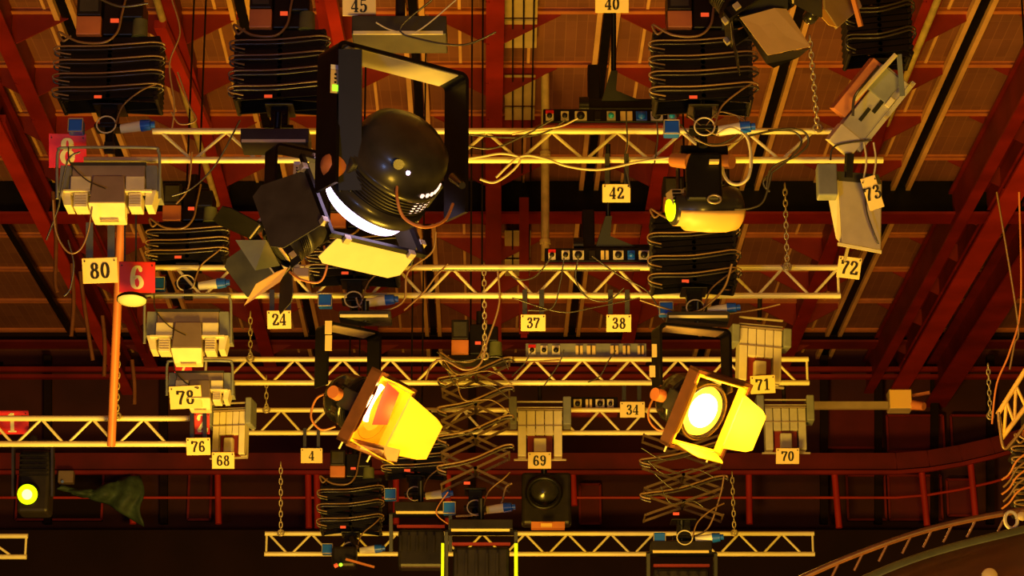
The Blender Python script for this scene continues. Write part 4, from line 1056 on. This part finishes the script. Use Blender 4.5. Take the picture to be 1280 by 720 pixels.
# ================================================================ CABLES
G = 'loose cables on the rig'
cs = [
 ([(640, 168), (670, 162), (700, 158), (722, 148)], 18.9, 'palec', .009, 'cable rising to the third socket on the topmost box'),
 ([(560, 176), (610, 186), (650, 172), (690, 150)], 18.9, 'rubber', .01, 'dark cable rising to the first socket on the topmost box'),
 ([(580, 168), (640, 172), (680, 166), (707, 150)], 18.95, 'rubber', .009, 'dark cable to the second socket on the topmost box'),
 ([(620, 222), (650, 196), (680, 198), (710, 208), (750, 212), (800, 202), (846, 196)], 18.9, 'palec', .012, 'pale cable sagging below the topmost truss'),
 ([(575, 200), (600, 196), (628, 192), (650, 198), (640, 214), (618, 228), (600, 224)], 18.9, 'palec', .012, 'pale loop at the middle of the topmost truss'),
 ([(783, 150), (784, 180), (781, 200), (788, 235)], 18.9, 'rubber', .008, 'thin dark cable beside the sign 42'),
 ([(821, 152), (822, 175), (818, 205)], 18.9, 'rubber', .008, 'thin dark cable under the right socket'),
 ([(935, 170), (980, 161), (1005, 165), (1010, 180), (995, 195), (965, 210), (958, 235)], 18.8, 'rubber', .011, 'dark cable looping right of the lime spotlight'),
 ([(960, 163), (990, 164), (1002, 178), (985, 200), (955, 225), (962, 240)], 18.85, 'rubber', .011, 'second dark cable looping right of the lime spotlight'),
 ([(918, 262), (940, 260), (955, 250), (965, 215)], 18.3, 'rubber', .01, 'black supply cable leaving the lime spotlight'),
 ([(570, 0), (520, 40), (490, 38), (470, 28)], 15.2, 'palec', .006, 'thin pale cable by the sign 45'),
 ([(540, 0), (500, 36), (530, 50), (580, 56), (620, 40)], 15.2, 'rubber', .008, 'dark cable in front of the top tray'),
 ([(545, 290), (540, 315), (510, 340), (505, 375), (480, 388), (452, 385), (445, 372)], 20.3, 'brownc', .012, 'brown cable looping above the left amber fresnel'),
 ([(560, 330), (545, 345), (530, 365), (505, 388)], 20.3, 'brownc', .01, 'brown cable at the left end of the second truss'),
 ([(622, 338), (624, 380), (608, 430), (600, 455), (580, 462), (555, 450), (540, 455), (532, 475)], 21.0, 'brownc', .012, 'long brown cable hanging from the second truss to the middle hanger'),
 ([(545, 450), (590, 448), (640, 452), (700, 450)], 23.4, 'brownc', .01, 'brown cable lying along the third truss'),
 ([(690, 320), (670, 345), (650, 350), (640, 345)], 20.9, 'rubber', .009, 'dark cable from the second socket box'),
 ([(723, 322), (720, 350), (735, 372), (760, 376), (780, 360)], 20.9, 'rubber', .009, 'dark cable hanging at the middle of the second truss'),
 ([(705, 322), (700, 355), (690, 385), (660, 388)], 20.9, 'rubber', .008, 'thin dark cable near the sign 37'),
 ([(540, 338), (640, 338), (800, 338)], 20.95, 'rubber', .01, 'dark cable taped along the second truss'),
 ([(640, 372), (700, 390), (740, 385), (800, 372)], 20.95, 'rubber', .007, 'thin cable sagging under the second truss'),
 ([(740, 320), (775, 345), (810, 365), (830, 400)], 20.9, 'rubber', .009, 'dark cable crossing towards the brightest fresnel'),
 ([(665, 438), (655, 455), (640, 470)], 23.4, 'rubber', .008, 'dark cable left of the third socket box'),
 ([(770, 438), (760, 452), (750, 470), (735, 478)], 23.4, 'rubber', .008, 'dark cable below the third socket box'),
 ([(705, 437), (700, 452), (690, 468), (680, 482)], 23.4, 'rubber', .008, 'dark cable above the middle grid floodlight'),
 ([(100, 190), (85, 200), (76, 240), (72, 262), (58, 300)], 18.5, 'rubber', .01, 'dark cable left of the large grey softlight'),
 ([(66, 250), (70, 290), (85, 315), (100, 312), (110, 290), (115, 258)], 18.3, 'brownc', .009, 'brown loop below the large grey softlight'),
 ([(85, 300), (92, 330), (88, 360), (80, 370)], 18.6, 'rubber', .009, 'dark cable left of the sign 80'),
 ([(215, 0), (225, 40), (212, 80), (218, 130), (215, 160)], 19.0, 'brownc', .009, 'brown cable hanging right of the upper left hanger'),
 ([(222, 90), (236, 130), (245, 150), (225, 155), (214, 140)], 19.0, 'brownc', .009, 'brown cable loop above the left of the topmost truss'),
 ([(185, 4), (150, 8), (120, -4)], 19.0, 'rubber', .011, 'dark cable across the top of the upper left hanger'),
 ([(240, 190), (235, 235), (220, 255)], 19.0, 'brownc', .009, 'brown cable hanging below the left of the topmost truss'),
 ([(300, 150), (270, 205), (240, 235), (215, 245)], 18.6, 'rubber', .009, 'dark cable slanting from the unlit fresnel'),
 ([(560, 615), (545, 640), (560, 655)], 23.4, 'orangec', .008, 'orange cable by the lower middle lamps'),
 ([(640, 604), (632, 610), (625, 632), (605, 642), (570, 645)], 22.9, 'brownc', .014, 'thick brown cable curling to the bottom centre lamp'),
 ([(905, 595), (900, 620), (885, 660), (860, 672), (830, 678)], 23.6, 'brownc', .011, 'brown cable curling to the bottom right lamp'),
 ([(800, 375), (840, 388), (880, 395), (940, 388), (975, 380)], 20.3, 'brownc', .01, 'brown cable above the brightest amber fresnel'),
 ([(915, 330), (905, 360), (880, 385), (860, 392)], 20.2, 'brownc', .012, 'brown flex running down to the brightest amber fresnel'),
 ([(1246, 240), (1272, 400), (1268, 430), (1262, 462)], 22, 'brownc', .012, 'brown cable at the far right below the girder'),
 ([(1274, 240), (1276, 380), (1262, 440), (1246, 480), (1240, 530)], 22, 'oran', .012, 'orange cable at the far right edge'),
 ([(850, 155), (870, 175), (900, 180), (925, 165), (932, 145)], 18.1, 'rubber', .009, 'dark cable loop under the upper right hanger'),
 ([(860, 145), (900, 170), (925, 150), (900, 140), (880, 160)], 18.1, 'brownc', .007, 'brown tangle under the upper right hanger'),
 ([(905, 140), (930, 150), (925, 175), (890, 182), (868, 172)], 18.05, 'brownc', .007, 'brown coil under the upper right hanger'),
 ([(895, 168), (915, 160), (935, 175), (938, 210)], 18.0, 'palec', .009, 'pale cable under the upper right hanger'),
 ([(1090, 175), (1045, 182), (1038, 200)], 18.2, 'rubber', .009, 'dark cable between the tilted flood and the grey ballast'),
]
for pts, t0, m_, r, lb in cs: cable(pts, t0, r, m_, lb, G)
# wiggly bundle left middle (coils of wire beside open hanger)
for j in range(7):
    if j % 2: continue
    pts = [(548 + 4 * j + random.uniform(-5, 5), 440 + 6 * j), (575 + random.uniform(-8, 8), 452 + 8 * j), (620 + random.uniform(-8, 8), 446 + 9 * j), (640 + random.uniform(-5, 5), 462 + 9 * j)]
    cable(pts, 23.0, .008, 'brownc' if j % 4 else 'rubber', 'loose cable of the tangle around the open middle scissor hanger', 'tangle round the middle hanger')
for j in range(7):
    if j % 2: continue
    pts = [(802 + 4 * j, 560 + 8 * j), (830 + random.uniform(-12, 12), 575 + 9 * j), (870 + random.uniform(-12, 12), 566 + 10 * j), (903 - 4 * j, 580 + 9 * j)]
    cable(pts, 23.5, .007, 'brownc' if j % 2 else 'rubber', 'loose cable of the tangle around the lower right scissor hanger', 'tangle round the lower right hanger')
# wavy cables at the right edge
for j in range(5):
    pts = [(1252 + 2 * (j % 2), 600 + 9 * j), (1262, 592 + 9 * j), (1272, 575 + 10 * j), (1290, 562 + 10 * j)]
    cable(pts, 19.5, .011, 'orangec' if j % 2 == 0 else 'brownc', 'wavy orange cable hanging at the right edge', 'wavy cables at the right edge')

# ---- ladder like bracket at the right edge
t = thing('lattice_bracket', P(1260, 500, 19), 'orange lattice bracket slanting at the right edge', 'bracket')
MB().cyl(P(1247, 518, 19), P(1282, 462, 19), .018).build('upper_rail', 'gold', t)
MB().cyl(P(1252, 548, 19), P(1290, 498, 19), .018).build('lower_rail', 'gold', t)
for (a, b2) in (((1248, 516), (1253, 546)), ((1258, 502), (1255, 545)), ((1258, 502), (1268, 528)), ((1270, 482), (1268, 528)), ((1270, 482), (1282, 508))):
    MB().cyl(P(*a, 19), P(*b2, 19), .012).build('strut', 'gold', t)
MB().tube(smooth([P(1248, 515, 18.9), P(1250, 535, 18.9), P(1255, 560, 18.9), P(1266, 552, 18.9), P(1282, 530, 18.9)], 6), .012).build('cable', 'brownc', t)

# ---- stair / curved gantry lower right
t = thing('stair_handrail', P(1150, 690, 17), 'brown sloping handrail with balusters at the lower right', 'handrail')
hp = [(985, 730), (1060, 697), (1140, 668), (1210, 650), (1300, 634)]
MB().tube(smooth([P(*p, 17 - .0 * p[0]) for p in hp], 8), .02, 10).build('rail', 'brown', t)
sp = smooth([V(p[0], p[1], 0) for p in hp], 8)
for i in range(4, len(sp) - 1, 3):
    p = sp[i]
    MB().cyl(P(p.x, p.y, 17), P(p.x - 12, p.y + 24, 17), .009, n=6).build('baluster', 'brown', t)
t = thing('curved_gantry', P(1180, 700, 16.8), 'dark olive curved gantry edge with brown underside at the lower right', 'gantry')
gp = [(1060, 738), (1130, 708), (1200, 686), (1300, 662)]
q = MB().tube(smooth([P(*p, 16.8) for p in gp], 8), .05, 12); q.build('edge_tube', 'olive', t)
vs = []; g1 = smooth([P(*p, 16.75) for p in gp], 8); g2 = smooth([P(p[0] + 60, p[1] + 90, 15.6) for p in gp], 8)
fs = [(2 * i, 2 * i + 1, 2 * i + 3, 2 * i + 2) for i in range(len(g1) - 1)]
for a, b2 in zip(g1, g2): vs += [a, b2]
o = MB().add(vs, fs, True).build('underside', 'brown', t); sdm = o.modifiers.new('thick', 'SOLIDIFY'); sdm.thickness = .05
t = thing('small_work_lamp', P(1237, 716, 16), 'small cream lamp at the bottom right edge', 'lamp')
MB().lathe(P(1237, 720, 15.9), cv(0, .2, 1), [(-.05, .03), (0, .05), (.02, .045), (.03, 0)], 20).build('reflector', 'sign', t)
MB().cyl(P(1237, 722, 15.95), P(1245, 740, 16), .02).build('stem', 'dark', t)
t = thing('round_connector', P(1268, 652, 17), 'round pale connector ring at the right edge above the handrail', 'connector')
MB().torus(P(1264, 650, 16.9), V(1, 0, 0), V(0, 0, 1), .04, .055, .012, 20).build('ring', 'pale', t)
MB().lathe(P(1277, 645, 16.9), cv(0, 0, 1), [(0, .03), (.03, .028), (.035, 0)], 16).build('cap', 'sign', t)

# ================================================================ LIGHT
def area(name, loc, target, size, power, col, spread=180):
    l = bpy.data.lights.new(name, 'AREA'); l.shape = 'DISK'; l.size = size; l.energy = power; l.color = col; l.spread = math.radians(spread)
    o = bpy.data.objects.new(name, l); COL.objects.link(o); o.location = loc
    o.rotation_euler = (Vector(target) - Vector(loc)).to_track_quat('-Z', 'Y').to_euler(); return o
area('floor_bounce_key', (-1, 17, .8), (0, 19.5, 8), 3.0, 1250, (1, .56, .045))  # unseen upward key, stands for bounce off the studio floor
area('front_fill', (2.5, 4, 1.2), (0, 21, 8), 2.0, 850, (1, .54, .045))  # added fill for faces turned towards the camera
area('back_fill', (0, 27, .8), (0, 28, 9), 3.0, 120, (1, .3, .06))  # unseen area light lifting the far end of the rig
area('cool_fill', (-4, 3, 1.5), (0, 20, 8), 1.5, 170, (.35, .5, 1))  # added cool fill, brings out blue plugs and tints the blacks
w = bpy.data.worlds.new('world'); SC.world = w; w.use_nodes = True
w.node_tree.nodes['Background'].inputs['Color'].default_value = (1, .1, .08, 1)
w.node_tree.nodes['Background'].inputs['Strength'].default_value = .09
for nm, C, a, col, p in (('amber_beam_left', P(486, 512, 19.8), cv(.72, -.36, .62), (1, .40, .03), 10), ('amber_beam_right', P(893, 517, 19.9), cv(.50, -.40, .77), (1, .42, .03), 34)):
    l = bpy.data.lights.new(nm, 'POINT'); l.energy = p; l.color = col; l.shadow_soft_size = .08
    o = bpy.data.objects.new(nm, l); COL.objects.link(o); o.location = C + a * .07

cam = bpy.data.cameras.new('camera'); cam.sensor_width = 36; cam.lens = FPX * 36 / 1280; cam.clip_end = 200
co = bpy.data.objects.new('camera', cam); COL.objects.link(co); co.location = CAM
co.rotation_euler = (math.pi / 2 + TH, 0, 0); SC.camera = co
vs_ = SC.view_settings; SC.display_settings.display_device = 'sRGB'
vs_.view_transform = 'Standard'; vs_.look = 'None'; vs_.gamma = 1; vs_.exposure = 0; vs_.use_curve_mapping = False
for o in bpy.data.objects:
    if '_o' in o: del o['_o']
